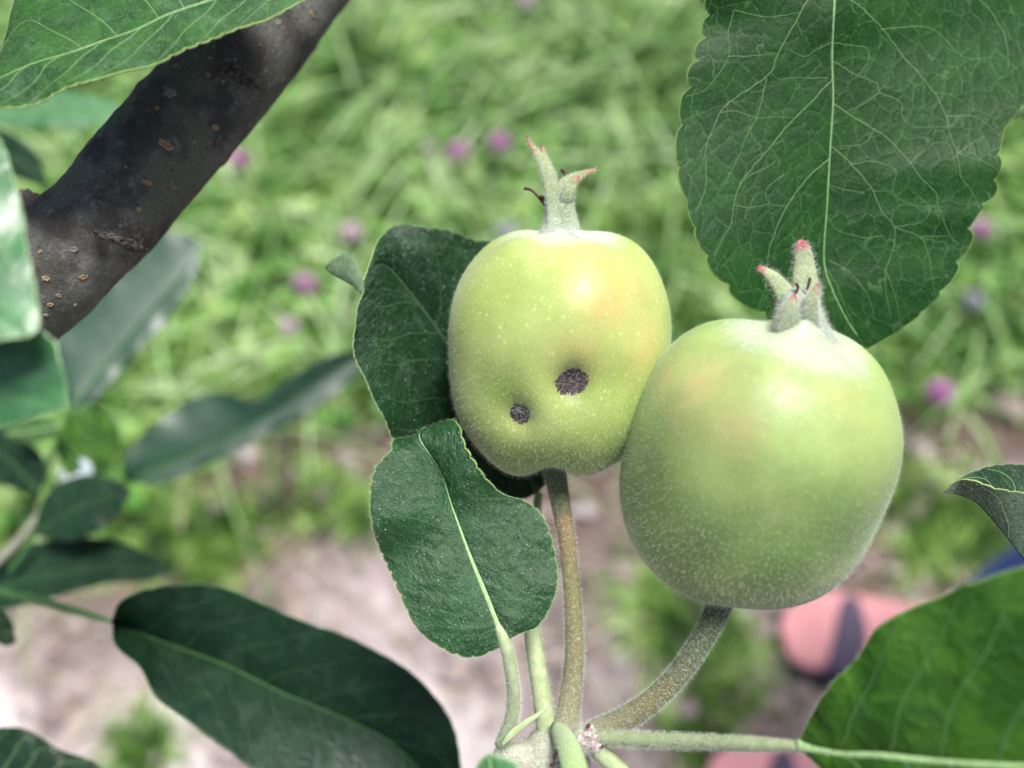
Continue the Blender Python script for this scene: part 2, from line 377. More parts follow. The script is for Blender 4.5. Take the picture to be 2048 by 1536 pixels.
    if edgehair or facehair:
        rt, nm = [], []
        for si in (0, 1):
            s = surf[si]; nrm = S[si][0]
            if edgehair:
                i = g.integers(2, nv - 2, edgehair); o = unit(s[i, -1] - s[i, -4]); rt.append(s[i, -1]); nm.append(unit(o + .4 * nrm[i]))
            if facehair:
                i = g.integers(2, nv - 2, facehair); j = (g.random(facehair) * (nu - 1)).astype(int); rt.append(s[i, j] + g.normal(size=(facehair, 3)) * 6e-5); nm.append(nrm[i])
        fuzz('fuzz', np.vstack(rt), np.vstack(nm), .00038, .8e-5, th, MAT['hair'], bend=.9, seed=seed + 3)
    if extra: extra(th)
    return th, surf

# front lower leaf
leaf('apple_leaf', 'glossy green leaf in front, below the scabbed apple, pale midrib running down to its stalk',
     [(1010, 1288, 0.12600), (978, 1205, 0.12711), (940, 1112, 0.12836), (905, 1015, 0.12965), (882, 945, 0.13059), (840, 878, 0.13149), (850, 856, 0.13578)],
     [(1010, 1288, 0.12600), (985, 1302, 0.12581), (940, 1315, 0.12564), (880, 1295, 0.12591), (830, 1250, 0.12651), (795, 1175, 0.12751), (765, 1110, 0.12838), (742, 1045, 0.12575), (740, 985, 0.12606), (752, 935, 0.12673), (778, 905, 0.12813), (790, 878, 0.13149), (825, 872, 0.13457), (850, 856, 0.13578)],
     [(1010, 1288, 0.12600), (1035, 1270, 0.12624), (1078, 1250, 0.12651), (1105, 1205, 0.12711), (1116, 1150, 0.12785), (1105, 1085, 0.12872), (1085, 1032, 0.12943), (1050, 1002, 0.12983), (1000, 985, 0.12806), (962, 945, 0.12659), (935, 900, 0.12719), (918, 850, 0.12986), (895, 838, 0.13302), (850, 856, 0.13578)],
     .126, 'leaf_front', nv=300, nu=48, teeth=26, tamp=.45, bulge=.9, wave=.28, nvein=7, mrib=(19, 2), vw=2.4, seed=1,
     pet=[(990, 1236, .1271), (1008, 1282, .1262), (1020, 1330, .127), (1027, 1390, .129), (1022, 1440, .131), (1002, 1490, .133)], petw=(24, 27), edgehair=420, facehair=500, vmat='vein_dim')

# big leaf behind the left apple, with its tip curled back
def curl(th):
    q = np.array([(728, 572), (722, 546), (712, 522), (695, 503), (678, 512), (663, 520), (649, 536), (662, 548), (684, 560), (706, 572), (724, 590)], float)
    c = q.mean(0); n = len(q); rings = []
    for k, s in enumerate(np.linspace(0, 1, 7)):
        for p in q:
            x, y = c + (p - c) * s; dd = .137 + .004 * (728 - x) / 80 - .0006 * (1 - s * s); rings.append((x, y, dd))
    top = PA(np.array(rings)); bot = top - BCK * .00022; f = gridf(7, n, True); N = len(top)
    rf = np.stack([np.arange(6 * n, 7 * n), 6 * n + (np.arange(n) + 1) % n, N + 6 * n + (np.arange(n) + 1) % n, N + np.arange(6 * n, 7 * n)], 1)
    mesh('curled_tip', np.vstack([top, bot]), np.vstack([f, f[:, ::-1] + N, rf]), [MAT['under'], MAT['leaf_behind'], MAT['rim']], th, np.r_[np.zeros(len(f)), np.ones(len(f)), np.full(len(rf), 2)], label='grey green curled back leaf tip')
leaf('apple_leaf', 'large dark green leaf behind the scabbed apple with its tip curled back',
     [(1075, 985, .152), (1000, 860, .158), (905, 705, .153), (835, 605, .149), (768, 530, .144), (728, 560, .138)],
     [(1075, 985, .152), (1040, 999, .152), (990, 985, .151), (900, 950, .146), (800, 890, .138), (760, 825, .135), (732, 760, .134), (707, 690, .134), (714, 620, .136), (726, 585, .137), (728, 560, .138)],
     [(1075, 985, .152), (1150, 900, .158), (1180, 760, .164), (1120, 570, .160), (1010, 492, .156), (950, 480, .153), (900, 462, .150), (850, 455, .148), (795, 450, .146), (760, 478, .143), (745, 512, .141), (728, 560, .138)],
     .142, 'leaf_behind', nv=320, nu=44, teeth=34, tamp=.42, bulge=1.2, wave=.25, nvein=7, mrib=(13, 4), midmat='vein_dim', vmat='vein_dim', vw=2.2, seed=2,
     pet=[(1078, 988, .152), (1060, 1100, .145), (1058, 1200, .141), (1068, 1290, .138), (1082, 1380, .136), (1098, 1500, .1345)], petw=(26, 40), edgehair=500, facehair=700, extra=curl)

# netted leaf at the top right
cr = lambda pts: [(1348 + x * .3418, y * .3418) for x, y in pts]
NV = [[2.59] + cr([(930, 480), (1000, 0)][:0] + [(780, 0), (700, 150), (610, 310), (570, 420), (470, 500), (300, 620), (230, 750), (190, 850), (185, 1000), (190, 1080), (130, 1240)]),
      [2.59] + cr([(928, 462), (905, 490), (800, 600), (690, 710), (560, 860), (460, 980), (380, 1090), (350, 1200), (335, 1300), (280, 1400), (240, 1500)]),
      [2.45] + cr([(917, 905), (900, 935), (790, 1030), (720, 1120), (660, 1210), (610, 1310), (560, 1450), (545, 1560), (530, 1700)]),
      [1.87] + cr([(350, 60), (315, 200), (320, 330), (190, 520), (80, 560)]),
      [1.73] + cr([(540, 460), (510, 600), (480, 690), (410, 830), (385, 890), (300, 1080)]),
      [1.58] + cr([(320, 330), (480, 325), (610, 315)]), [1.58] + cr([(350, 60), (550, 100), (740, 70)]),
      [1.44] + cr([(270, 660), (360, 650), (480, 690), (600, 685), (700, 690)]),
      [1.44] + cr([(380, 1090), (440, 1030), (600, 940), (560, 860)]), [1.44] + cr([(640, 1020), (540, 1110), (560, 1190), (660, 1205)]),
      [1.44] + cr([(350, 1200), (450, 1215), (560, 1190)]),
      [2.74] + cr([(1040, 0), (1100, 50), (1220, 170), (1340, 330), (1430, 430), (1520, 540), (1590, 680), (1620, 800), (1660, 900), (1680, 1030), (1740, 1120), (1790, 1220)]),
      [2.74] + cr([(926, 580), (942, 605), (1010, 660), (1160, 750), (1260, 820), (1380, 950), (1450, 1050), (1530, 1120), (1545, 1200), (1600, 1350), (1660, 1430)]),
      [2.59] + cr([(914, 838), (932, 865), (1040, 965), (1160, 1110), (1210, 1230), (1290, 1330), (1285, 1450), (1240, 1580), (1240, 1700), (1270, 1860)]),
      [1.87] + cr([(928, 345), (942, 362), (1070, 440), (1195, 490), (1205, 540), (1330, 600), (1330, 670), (1400, 740), (1530, 740), (1620, 740)]),
      [1.87] + cr([(1220, 170), (1420, 155), (1530, 180), (1640, 290), (1710, 340), (1900, 340)]),
      [2.30] + cr([(1790, 0), (1870, 90), (1940, 220), (1960, 400)]), [1.73] + cr([(1590, 680), (1750, 680), (1850, 740), (1900, 790)]),
      [1.73] + cr([(1290, 1330), (1440, 1390), (1490, 1500), (1510, 1640), (1540, 1760)]), [1.58] + cr([(1440, 1390), (1600, 1380)]),
      [1.58] + cr([(1040, 965), (1170, 945), (1300, 1000), (1280, 1120), (1390, 1200), (1545, 1210)]), [1.44] + cr([(1160, 1115), (1280, 1120)]),
      [1.44] + cr([(1170, 750), (1110, 840), (930, 860)]), [1.44] + cr([(1380, 950), (1470, 880), (1540, 830), (1640, 850)]), [1.44] + cr([(1200, 540), (1100, 610), (1010, 650)]),
      [1.44] + cr([(1290, 1330), (1440, 1300), (1490, 1250), (1480, 1200)]), [1.44] + cr([(1120, 1130), (1000, 1110), (905, 1080)]), [1.44] + cr([(905, 455), (700, 455), (620, 465), (565, 425)]),
      [1.73, (1649, 501), (1647, 530), (1666, 556), (1683, 597), (1703, 645), (1725, 690)], [1.87, (1655, 520), (1700, 545), (1735, 590), (1750, 640)], [1.73, (1770, 537), (1790, 590), (1800, 640)],
      [1.58, (1560, 640), (1590, 600), (1600, 560)], [1.73] + cr([(935, 250), (1060, 270), (1140, 290), (1135, 365), (1070, 440)]), [1.44] + cr([(930, 245), (820, 300), (760, 330), (650, 280)]),
      [1.44] + cr([(1220, 1380), (1110, 1390), (950, 1340), (890, 1250)]), [1.44] + cr([(1520, 540), (1600, 550), (1700, 600)]), [1.58] + cr([(1660, 900), (1800, 940), (1900, 1000)]), [1.58] + cr([(1660, 900), (1740, 840), (1820, 790)])]
leaf('apple_leaf', 'broad dark green leaf hanging down at top right, covered in a net of pale veins',
     [(1700, -430, .142), (1680, -200, .137), (1669, 0, .134), (1664, 110, .136), (1666, 200, .137), (1660, 300, .138), (1654, 410, .139), (1648, 520, .140), (1665, 580, .140), (1700, 650, .141), (1737, 697, .142)],
     [(1700, -430, .142), (1560, -350, .14), (1470, -200, .136), (1420, -50, .132), (1410, 50, .134), (1385, 130, .134), (1360, 230, .135), (1354, 330, .135), (1374, 410, .135), (1400, 490, .135), (1440, 560, .136), (1495, 610, .138), (1560, 650, .140), (1640, 682, .141), (1700, 700, .142), (1737, 697, .142)],
     [(1700, -430, .142), (1900, -350, .152), (2060, -180, .152), (2150, 0, .149), (2110, 120, .1432), (2045, 210, .1402), (2005, 270, .139), (2000, 330, .138), (1985, 390, .139), (1950, 430, .139), (1940, 480, .140), (1905, 555, .140), (1860, 610, .141), (1800, 660, .142), (1737, 697, .142)],
     .137, 'leaf_net', nv=420, nu=70, teeth=23, tamp=1.5, bulge=.35, wave=.10, veins=NV, mrib=(9, 3), midmat='vein', vmat='vein_net', rim='rim', seed=3, nvein=8, edgehair=160, facehair=0,
     pet=[(1700, -425, .142), (1712, -520, .15), (1740, -640, .16)], petw=(22, 26))

# bright leaf at the top left, folded along its midrib
leaf('apple_leaf', 'bright green folded leaf crossing in front of the branch at top left',
     [(640, -90, .120), (545, -45, .119), (450, -8, .118), (342, 28, .117), (273, 60, .117), (205, 83, .117), (147, 104, .116), (68, 127, .116), (0, 157, .116), (-90, 205, .117)],
     [(640, -90, .120), (560, -170, .125), (440, -230, .13), (280, -230, .134), (140, -160, .134), (60, -70, .132), (28, 15, .130), (8, 80, .126), (-25, 150, .121), (-90, 205, .117)],
     [(640, -90, .120), (650, -50, .119), (622, -6, .118), (540, 32, .116), (450, 68, .114), (342, 112, .113), (250, 142, .112), (150, 172, .111), (68, 204, .111), (0, 216, .111), (-60, 222, .113), (-90, 205, .117)],
     .117, 'leaf_bright', nv=300, nu=40, teeth=30, tamp=.5, bulge=.5, wave=.22, mrib=(14, 4), midmat='vein', vmat='vein', vw=2, nvein=8, seed=4, edgehair=450, facehair=900,
     pet=[(640, -90, .120), (700, -150, .123), (760, -230, .13)], petw=(16, 20), group=None)

# soft leaf at the lower right
leaf('apple_leaf', 'large soft leaf filling the lower right corner, on a pale stalk from the spur',
     [(1595, 1490, .104), (1690, 1506, .101), (1760, 1510, .0985), (1850, 1520, .096), (1960, 1528, .093), (2080, 1530, .091), (2240, 1510, .09), (2420, 1450, .09)],
     [(1595, 1490, .104), (1622, 1432, .1025), (1662, 1368, .101), (1712, 1318, .0995), (1752, 1258, .098), (1820, 1218, .0965), (1890, 1190, .095), (1930, 1166, .094), (1958, 1160, .0935), (2010, 1145, .092), (2080, 1128, .09), (2200, 1120, .088), (2350, 1220, .088), (2420, 1450, .09)],
     [(1595, 1490, .104), (1640, 1535, .103), (1740, 1610, .10), (1860, 1680, .097), (2000, 1720, .094), (2200, 1690, .09), (2340, 1590, .089), (2420, 1450, .09)],
     .095, 'leaf_right', nv=220, nu=40, teeth=18, tamp=.18, bulge=1.1, wave=.3, mrib=(24, 8), midmat='midrib', vmat='vein_mid', vw=5.0, nvein=6, seed=5, edgehair=500,
     pet=[(1600, 1492, .104), (1500, 1488, .110), (1400, 1484, .117), (1300, 1480, .124), (1195, 1476, .132)], petw=(30, 27))

# folded leaf at the right edge
leaf('apple_leaf', 'folded leaf entering at right edge, grey felted underside below a dark upper half',
     [(2250, 1260, .118), (2150, 1215, .120), (2060, 1130, .123), (2010, 1068, .124), (1960, 1010, .125), (1925, 992, .126), (1885, 984, .126)],
     [(2250, 1260, .118), (2300, 1100, .126), (2200, 985, .130), (2120, 945, .131), (2048, 930, .131), (1990, 931, .130), (1945, 944, .128), (1915, 960, .127), (1885, 984, .126)],
     [(2250, 1260, .118), (2230, 1080, .1165), (2150, 1010, .118), (2048, 988, .120), (2000, 980, .121), (1965, 968, .122), (1940, 960, .123), (1915, 962, .1245), (1885, 984, .126)],
     .125, 'leaf_behind', nv=220, nu=26, teeth=20, tamp=.3, bulge=.25, wave=.1, mrib=None, nvein=6, under_side=(False, True), under='under_fold', seed=6, edgehair=300, facehair=500,
     pet=[(2250, 1260, .118), (2330, 1330, .116), (2420, 1380, .115)], petw=(20, 22))

# pale close leaves at the left edge
leaf('apple_leaf', 'pale shiny leaf edge close to the lens at the far left, beside the branch',
     [(-330, 180, 0.09044, 0.0817), (-240, 300, 0.08886, 0.0826), (-150, 420, 0.08727, 0.0843), (-90, 520, 0.08582, 0.0860), (-30, 610, 0.08457, 0.0869), (60, 672, 0.08413, 0.0877)],
     [(-330, 180, 0.09044, 0.0817), (-400, 330, 0.08686, 0.0843), (-350, 480, 0.08433, 0.0860), (-260, 600, 0.08274, 0.0860), (-120, 690, 0.08219, 0.0869), (60, 672, 0.08413, 0.0877)],
     [(-330, 180, 0.09044, 0.0817), (-180, 190, 0.09156, 0.0843), (-60, 225, 0.09193, 0.0860), (0, 280, 0.09137, 0.0869), (25, 345, 0.09030, 0.0877), (42, 410, 0.08916, 0.0877), (48, 470, 0.08803, 0.0877), (64, 540, 0.08678, 0.0877), (75, 605, 0.08559, 0.0877), (76, 650, 0.08471, 0.0877), (60, 672, 0.08413, 0.0877)],
     .086, 'leaf_far_pale', nv=160, nu=30, teeth=18, tamp=.3, bulge=.35, wave=.3, mrib=(7, 2), midmat='vein_mid', petmat='vein_mid', vmat='vein_dim', seed=7, pet=[(-330, 180), (-400, 100), (-520, 40)], petw=(16, 18))
leaf('apple_leaf', 'blurred mid green leaf at left edge, just under the pale shiny one',
     [(-420, 560, .0895), (-300, 640, .0895), (-150, 720, .0895), (0, 780, .0895), (135, 815, .0895)],
     [(-420, 560, .0895), (-340, 500, .0895), (-160, 520, .0895), (0, 590, .0895), (75, 655, .0895), (112, 690, .0895), (132, 760, .0895), (135, 815, .0895)],
     [(-420, 560, .0895), (-380, 680, .0895), (-240, 800, .0895), (-100, 850, .0895), (0, 855, .0895), (70, 835, .0895), (135, 815, .0895)],
     .0895, 'leaf_far_pale', nv=100, nu=20, mrib=(7, 2), bulge=.35, rim='rim_dark', midmat='vein_mid', petmat='vein_mid', vmat='vein_dim', seed=8, pet=[(-420, 560), (-520, 520), (-640, 560)], petw=(14, 16))
FG = 'blurred leaves on the twig behind'
leaf('apple_leaf', 'bluish blurred leaf pointing up right, just below the branch end',
     [(138, 820, 0.28259, 0.2875), (200, 742, 0.28848, 0.2875), (270, 655, 0.29506, 0.2875), (345, 570, 0.30162, 0.2875), (408, 488, 0.30777, 0.2875)],
     [(138, 820, 0.28259, 0.2875), (108, 745, 0.28660, 0.2937), (105, 660, 0.29172, 0.3000), (150, 570, 0.29802, 0.3063), (250, 490, 0.30473, 0.3063), (350, 465, 0.30810, 0.3000), (408, 488, 0.30777, 0.2875)],
     [(138, 820, 0.28259, 0.2875), (190, 800, 0.28477, 0.2812), (250, 730, 0.29013, 0.2775), (318, 660, 0.29565, 0.2775), (378, 575, 0.30192, 0.2812), (408, 488, 0.30777, 0.2875)],
     0.2875, 'leaf_gloss', nv=100, nu=20, mrib=(7, 2), vmat='vein_dim', vw=1.5, rim='rim_dark', midmat='vein_mid', petmat='vein_mid', seed=9, wave=.5, bulge=.35, pet=[(138, 820), (112, 890), (75, 975), (45, 1060)], petw=(12, 18), group=FG)
leaf('apple_leaf', 'long blurred leaf slanting up right towards the dark leaf, pale along its lower half',
     [(250, 962, 0.29576, 0.3125), (345, 925, 0.29900, 0.3125), (450, 878, 0.30295, 0.3125), (530, 835, 0.30642, 0.3125), (620, 775, 0.31105, 0.3125), (740, 695, 0.31723, 0.3125)],
     [(250, 962, 0.29133, 0.3125), (255, 905, 0.29490, 0.3163), (300, 855, 0.29843, 0.3200), (380, 800, 0.30258, 0.3225), (440, 785, 0.30408, 0.3225), (510, 800, 0.30380, 0.3187), (580, 755, 0.30725, 0.3175), (650, 715, 0.31039, 0.3150), (740, 695, 0.31247, 0.3125)],
     [(250, 962, 0.29576, 0.3125), (320, 968, 0.29605, 0.3075), (400, 935, 0.29889, 0.3050), (490, 895, 0.30226, 0.3037), (570, 850, 0.30586, 0.3037), (650, 805, 0.30945, 0.3050), (720, 745, 0.31389, 0.3087), (740, 695, 0.31723, 0.3125)],
     0.3125, 'leaf_gloss', nv=100, nu=20, mrib=(6, 2), vmat='vein_dim', vw=1.5, rim='rim_dark', midmat='vein_mid', petmat='vein_mid', seed=10, wave=.5, bulge=.35, pet=[(252, 960), (180, 985), (110, 1030), (40, 1075)], petw=(12, 16), group=FG)
leaf('apple_leaf', 'slim dark blurred leaf at left edge, above the big lower leaf',
     [(-160, 1230, 0.2530), (-60, 1195, 0.2530), (60, 1160, 0.2530), (180, 1140, 0.2530), (280, 1135, 0.2530), (345, 1143, 0.2530)],
     [(-160, 1230, 0.2530), (-90, 1160, 0.2553), (0, 1112, 0.2576), (80, 1084, 0.2599), (165, 1074, 0.2599), (240, 1085, 0.2587), (300, 1110, 0.2565), (345, 1143, 0.2530)],
     [(-160, 1230, 0.2530), (-60, 1232, 0.2507), (40, 1212, 0.2484), (130, 1188, 0.2484), (220, 1166, 0.2495), (300, 1160, 0.2507), (345, 1143, 0.2530)],
     0.2530, 'leaf_far', nv=100, nu=20, mrib=(4, 2), vmat='vein_dim', vw=1.5, rim='rim_dark', midmat='vein_mid', petmat='vein_mid', seed=11, wave=.3, bulge=.35, pet=[(-160, 1230), (-200, 1240), (-240, 1230)], petw=(12, 14), group=FG)
leaf('apple_leaf', 'very large dark blurred leaf across the lower left, bluish below its midrib',
     [(222, 1243, .185), (330, 1286, .185), (450, 1330, .184), (565, 1386, .183), (690, 1438, .182), (800, 1500, .181), (920, 1640, .18)],
     [(222, 1243, .1730), (245, 1200, .1758), (330, 1170, .1777), (450, 1178, .1795), (560, 1222, .1795), (680, 1270, .1786), (780, 1318, .1777), (860, 1378, .1758), (905, 1460, .1730), (922, 1550, .1702), (920, 1640, .1683)],
     [(222, 1243, 0.1791), (232, 1290, 0.1762), (282, 1335, 0.1733), (320, 1400, 0.1713), (400, 1462, 0.1694), (500, 1532, 0.1684), (620, 1620, 0.1684), (760, 1680, 0.1704), (920, 1640, 0.1742)],
     .184, 'leaf_far', nv=160, nu=30, mrib=(6, 2), vmat='vein_dim', vw=1.5, rim='rim_dark', midmat='vein_mid', petmat='vein_mid', seed=12, wave=.4, bulge=.35, pet=[(222, 1243, .185), (150, 1222, .195), (60, 1198, .21), (-60, 1180, .225), (-150, 1230, .235)], petw=(15, 16), group=FG)
leaf('apple_leaf', 'dark leaf poking up in the bottom left corner',
     [(-160, 1640, .18), (-60, 1600, .18), (60, 1570, .18), (160, 1560, .18), (240, 1575, .18)],
     [(-160, 1640, .18), (-120, 1520, .182), (-40, 1465, .184), (30, 1455, .184), (75, 1470, .184), (120, 1500, .183), (190, 1525, .182), (240, 1575, .18)],
     [(-160, 1640, .18), (-60, 1690, .176), (80, 1700, .175), (200, 1650, .177), (240, 1575, .18)],
     .18, 'leaf_far', nv=80, nu=18, mrib=(8, 4), bulge=.35, rim='rim_dark', midmat='vein_mid', petmat='vein_mid', seed=13, pet=[(-160, 1640), (-220, 1660), (-300, 1640)], petw=(12, 14), group=FG)
leaf('apple_leaf', 'silvery blurred leaf between the top left leaf and the branch',
     [(-80, 225, 0.29625, 0.3015), (20, 222, 0.29833, 0.3018), (120, 220, 0.30034, 0.3020), (210, 228, 0.30149, 0.3012), (290, 228, 0.30298, 0.3012)],
     [(-80, 225, 0.29625, 0.3015), (0, 190, 0.30011, 0.3050), (100, 180, 0.30266, 0.3060), (200, 195, 0.30352, 0.3045), (290, 228, 0.30298, 0.3012)],
     [(-80, 225, 0.29625, 0.3015), (0, 252, 0.29593, 0.2988), (100, 258, 0.29740, 0.2982), (160, 260, 0.29839, 0.2980), (230, 245, 0.30071, 0.2995), (290, 228, 0.30298, 0.3012)],
     .30, 'leaf_far_pale', nv=60, nu=14, mrib=(3, 2), vmat='vein_dim', vw=1.5, seed=14, pet=[(-80, 225), (-160, 240), (-260, 300)], petw=(8, 10))
leaf('apple_leaf', 'small dark curved leaf behind the left fork of the branch',
     [(-120, 300, .27), (-40, 290, .27), (30, 312, .27), (80, 350, .27), (98, 372, .27)],
     [(-120, 300, .27), (-60, 250, .27), (0, 258, .27), (40, 278, .27), (75, 312, .27), (98, 372, .27)],
     [(-120, 300, .27), (-40, 345, .27), (20, 352, .27), (60, 365, .27), (98, 372, .27)],
     .27, 'leaf_far', nv=60, nu=14, mrib=(3, 2), vmat='vein_dim', vw=1.5, bulge=.35, rim='rim_dark', seed=15, midmat='vein_dim', pet=[(-120, 300), (-200, 320), (-300, 380)], petw=(8, 10))
leaf('apple_leaf', 'bright green blurred leaf among the small shoots at left',
     [(150, 965, .27), (172, 915, .27), (185, 870, .27), (190, 815, .27)],
     [(150, 965, .27), (118, 920, .27), (115, 870, .27), (145, 825, .27), (190, 815, .27)],
     [(150, 965, .27), (215, 940, .27), (240, 890, .27), (232, 840, .27), (190, 815, .27)],
     .27, 'leaf_right', nv=60, nu=14, mrib=(5, 3), midmat='vein_mid', petmat='vein_mid', seed=16, pet=[(150, 965), (120, 1010), (70, 1050)], petw=(8, 10), group=FG)
leaf('apple_leaf', 'small yellowish green blurred leaf crossing the twig stalk at left',
     [(125, 850, .26), (90, 858, .26), (50, 864, .26), (8, 868, .26)],
     [(125, 850, .26), (90, 832, .26), (45, 840, .26), (8, 868, .26)],
     [(125, 850, .26), (100, 878, .26), (50, 884, .26), (8, 868, .26)],
     .26, 'leaf_bright', nv=50, nu=12, mrib=(4, 3), seed=17, group=FG)
leaf('apple_leaf', 'dark teal blurred leaf at left edge below the yellowish one',
     [(80, 985, .27), (40, 940, .27), (0, 905, .27), (-60, 870, .27), (-120, 850, .27)],
     [(80, 985, .27), (95, 940, .27), (60, 885, .27), (0, 850, .27), (-60, 830, .27), (-120, 850, .27)],
     [(80, 985, .27), (20, 975, .27), (-30, 950, .27), (-80, 910, .27), (-120, 850, .27)],
     .27, 'leaf_far', nv=60, nu=14, mrib=(3, 2), vmat='vein_dim', vw=1.5, bulge=.35, rim='rim_dark', midmat='vein_mid', petmat='vein_mid', seed=18, group=FG)
leaf('apple_leaf', 'blurred teal leaf with a pale top, right of the white shoot tip',
     [(70, 1070, .25), (120, 1035, .25), (170, 1010, .25), (230, 990, .25), (262, 985, .25)],
     [(70, 1070, .25), (80, 1010, .252), (120, 965, .254), (180, 950, .254), (240, 965, .252), (262, 985, .25)],
     [(70, 1070, .25), (130, 1082, .247), (190, 1065, .246), (235, 1030, .248), (262, 985, .25)],
     .25, 'leaf_far', nv=60, nu=14, mrib=(3, 2), vmat='vein_dim', vw=1.5, bulge=.35, rim='rim_dark', midmat='vein_mid', petmat='vein_mid', seed=19, pet=[(70, 1070), (50, 1100), (20, 1140)], petw=(9, 10), group=FG)
leaf('apple_leaf', 'tiny sliver of dark leaf at left edge below the slim leaf',
     [(-60, 1230, .2), (-20, 1245, .2), (10, 1262, .2), (32, 1285, .2)],
     [(-60, 1230, .2), (-10, 1218, .2), (20, 1235, .2), (32, 1285, .2)], [(-60, 1230, .2), (-20, 1275, .2), (10, 1292, .2), (32, 1285, .2)],
     .2, 'leaf_far', nv=40, nu=10, mrib=None, seed=20, group=FG)
leaf('apple_leaf', 'yellow green leaf lobe tucked behind the top of the netted leaf',
     [(1560, -160, .150), (1520, -90, .15), (1470, -30, .15), (1420, 22, .15)],
     [(1560, -160, .150), (1470, -140, .15), (1415, -70, .15), (1398, -10, .15), (1420, 22, .15)],
     [(1560, -160, .150), (1570, -80, .15), (1530, -10, .15), (1480, 28, .15), (1420, 22, .15)],
     .15, 'leaf_bright', nv=100, nu=20, teeth=9, tamp=.8, mrib=(7, 3), midmat='vein', seed=21)
leaf('apple_leaf', 'small green leaf tip at right edge beside the netted leaf',
     [(2160, 150, .150), (2110, 180, .15), (2060, 205, .15), (2012, 238, .15)],
     [(2160, 150, .150), (2100, 150, .15), (2050, 180, .15), (2025, 210, .15), (2012, 238, .15)],
     [(2160, 150, .150), (2140, 220, .15), (2090, 240, .15), (2045, 240, .15), (2012, 238, .15)],
     .15, 'leaf_bright', nv=70, nu=14, teeth=8, tamp=.5, mrib=(6, 3), seed=22)

# ------------------------------------------------------------------ apples
def apple_mat(name, base, deep_shade, blush, lent, wool_amt=.45, fleck=.35):
    m = M(name); o = m.obj(); m_ = m.mix(m.mr(m.noise(o, 90, 4), .35, .65, 0, .4), base, deep_shade)
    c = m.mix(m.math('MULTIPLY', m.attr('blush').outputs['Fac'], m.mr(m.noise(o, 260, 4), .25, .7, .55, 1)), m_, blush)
    c = m.mix(m.attr('deep_shade').outputs['Fac'], c, deep_shade)  # shade painted into the skin: darker green on the undersides and in dents
    c = m.mix(m.math('MULTIPLY', m.attr('olive').outputs['Fac'], .8), c, (.16, .13, .03))
    v = m.vor(o, 560, rnd=.9); c = m.mix(m.mr(m.vor(m.vm('ADD', o, (.1, .2, .3)), 1500), .1, .3, lent * .9, 0), c, (.62, .72, .42)); c = m.mix(m.mr(v, .10, .22, lent, 0), c, (.62, .75, .30))
    fl = m.noise(m.vm('MULTIPLY', o, (1, 1, .6)), 2600, 3, .7)
    c = m.mix(m.math('MULTIPLY', m.mr(fl, .58, .72), m.math('MULTIPLY', m.attr('flecks').outputs['Fac'], fleck)), c, (.72, .82, .62))
    wa = m.attr('wool').outputs['Fac']; wn = m.math('MULTIPLY_ADD', m.noise(o, 900, 5, .7), .9, -.45)
    wf = m.mr(m.math('ADD', wa, wn), .12, .9, 0, wool_amt); c = m.mix(wf, c, m.mix(m.mr(m.noise(o, 1700, 4, .7), .35, .65), (.40, .45, .38), (.62, .66, .61)))
    h = m.math('ADD', m.math('MULTIPLY', m.noise(o, 420, 3), .8), m.math('MULTIPLY', m.noise(o, 3200, 4, .7), .22))
    m.pr(color=c, rough=m.mr(m.noise(o, 1200, 4), .3, .7, .40, .56), spec=.5, normal=m.bump(h, .00012, .55), sss=.38, sheen=.15)
    m.b.inputs['Subsurface Radius'].default_value = (1.0, .9, .35); m.b.inputs['Subsurface Scale'].default_value = .0022
    m.b.inputs['Sheen Roughness'].default_value = .45; m.b.inputs['Sheen Tint'].default_value = (.85, 1, .85, 1)
    return m.m
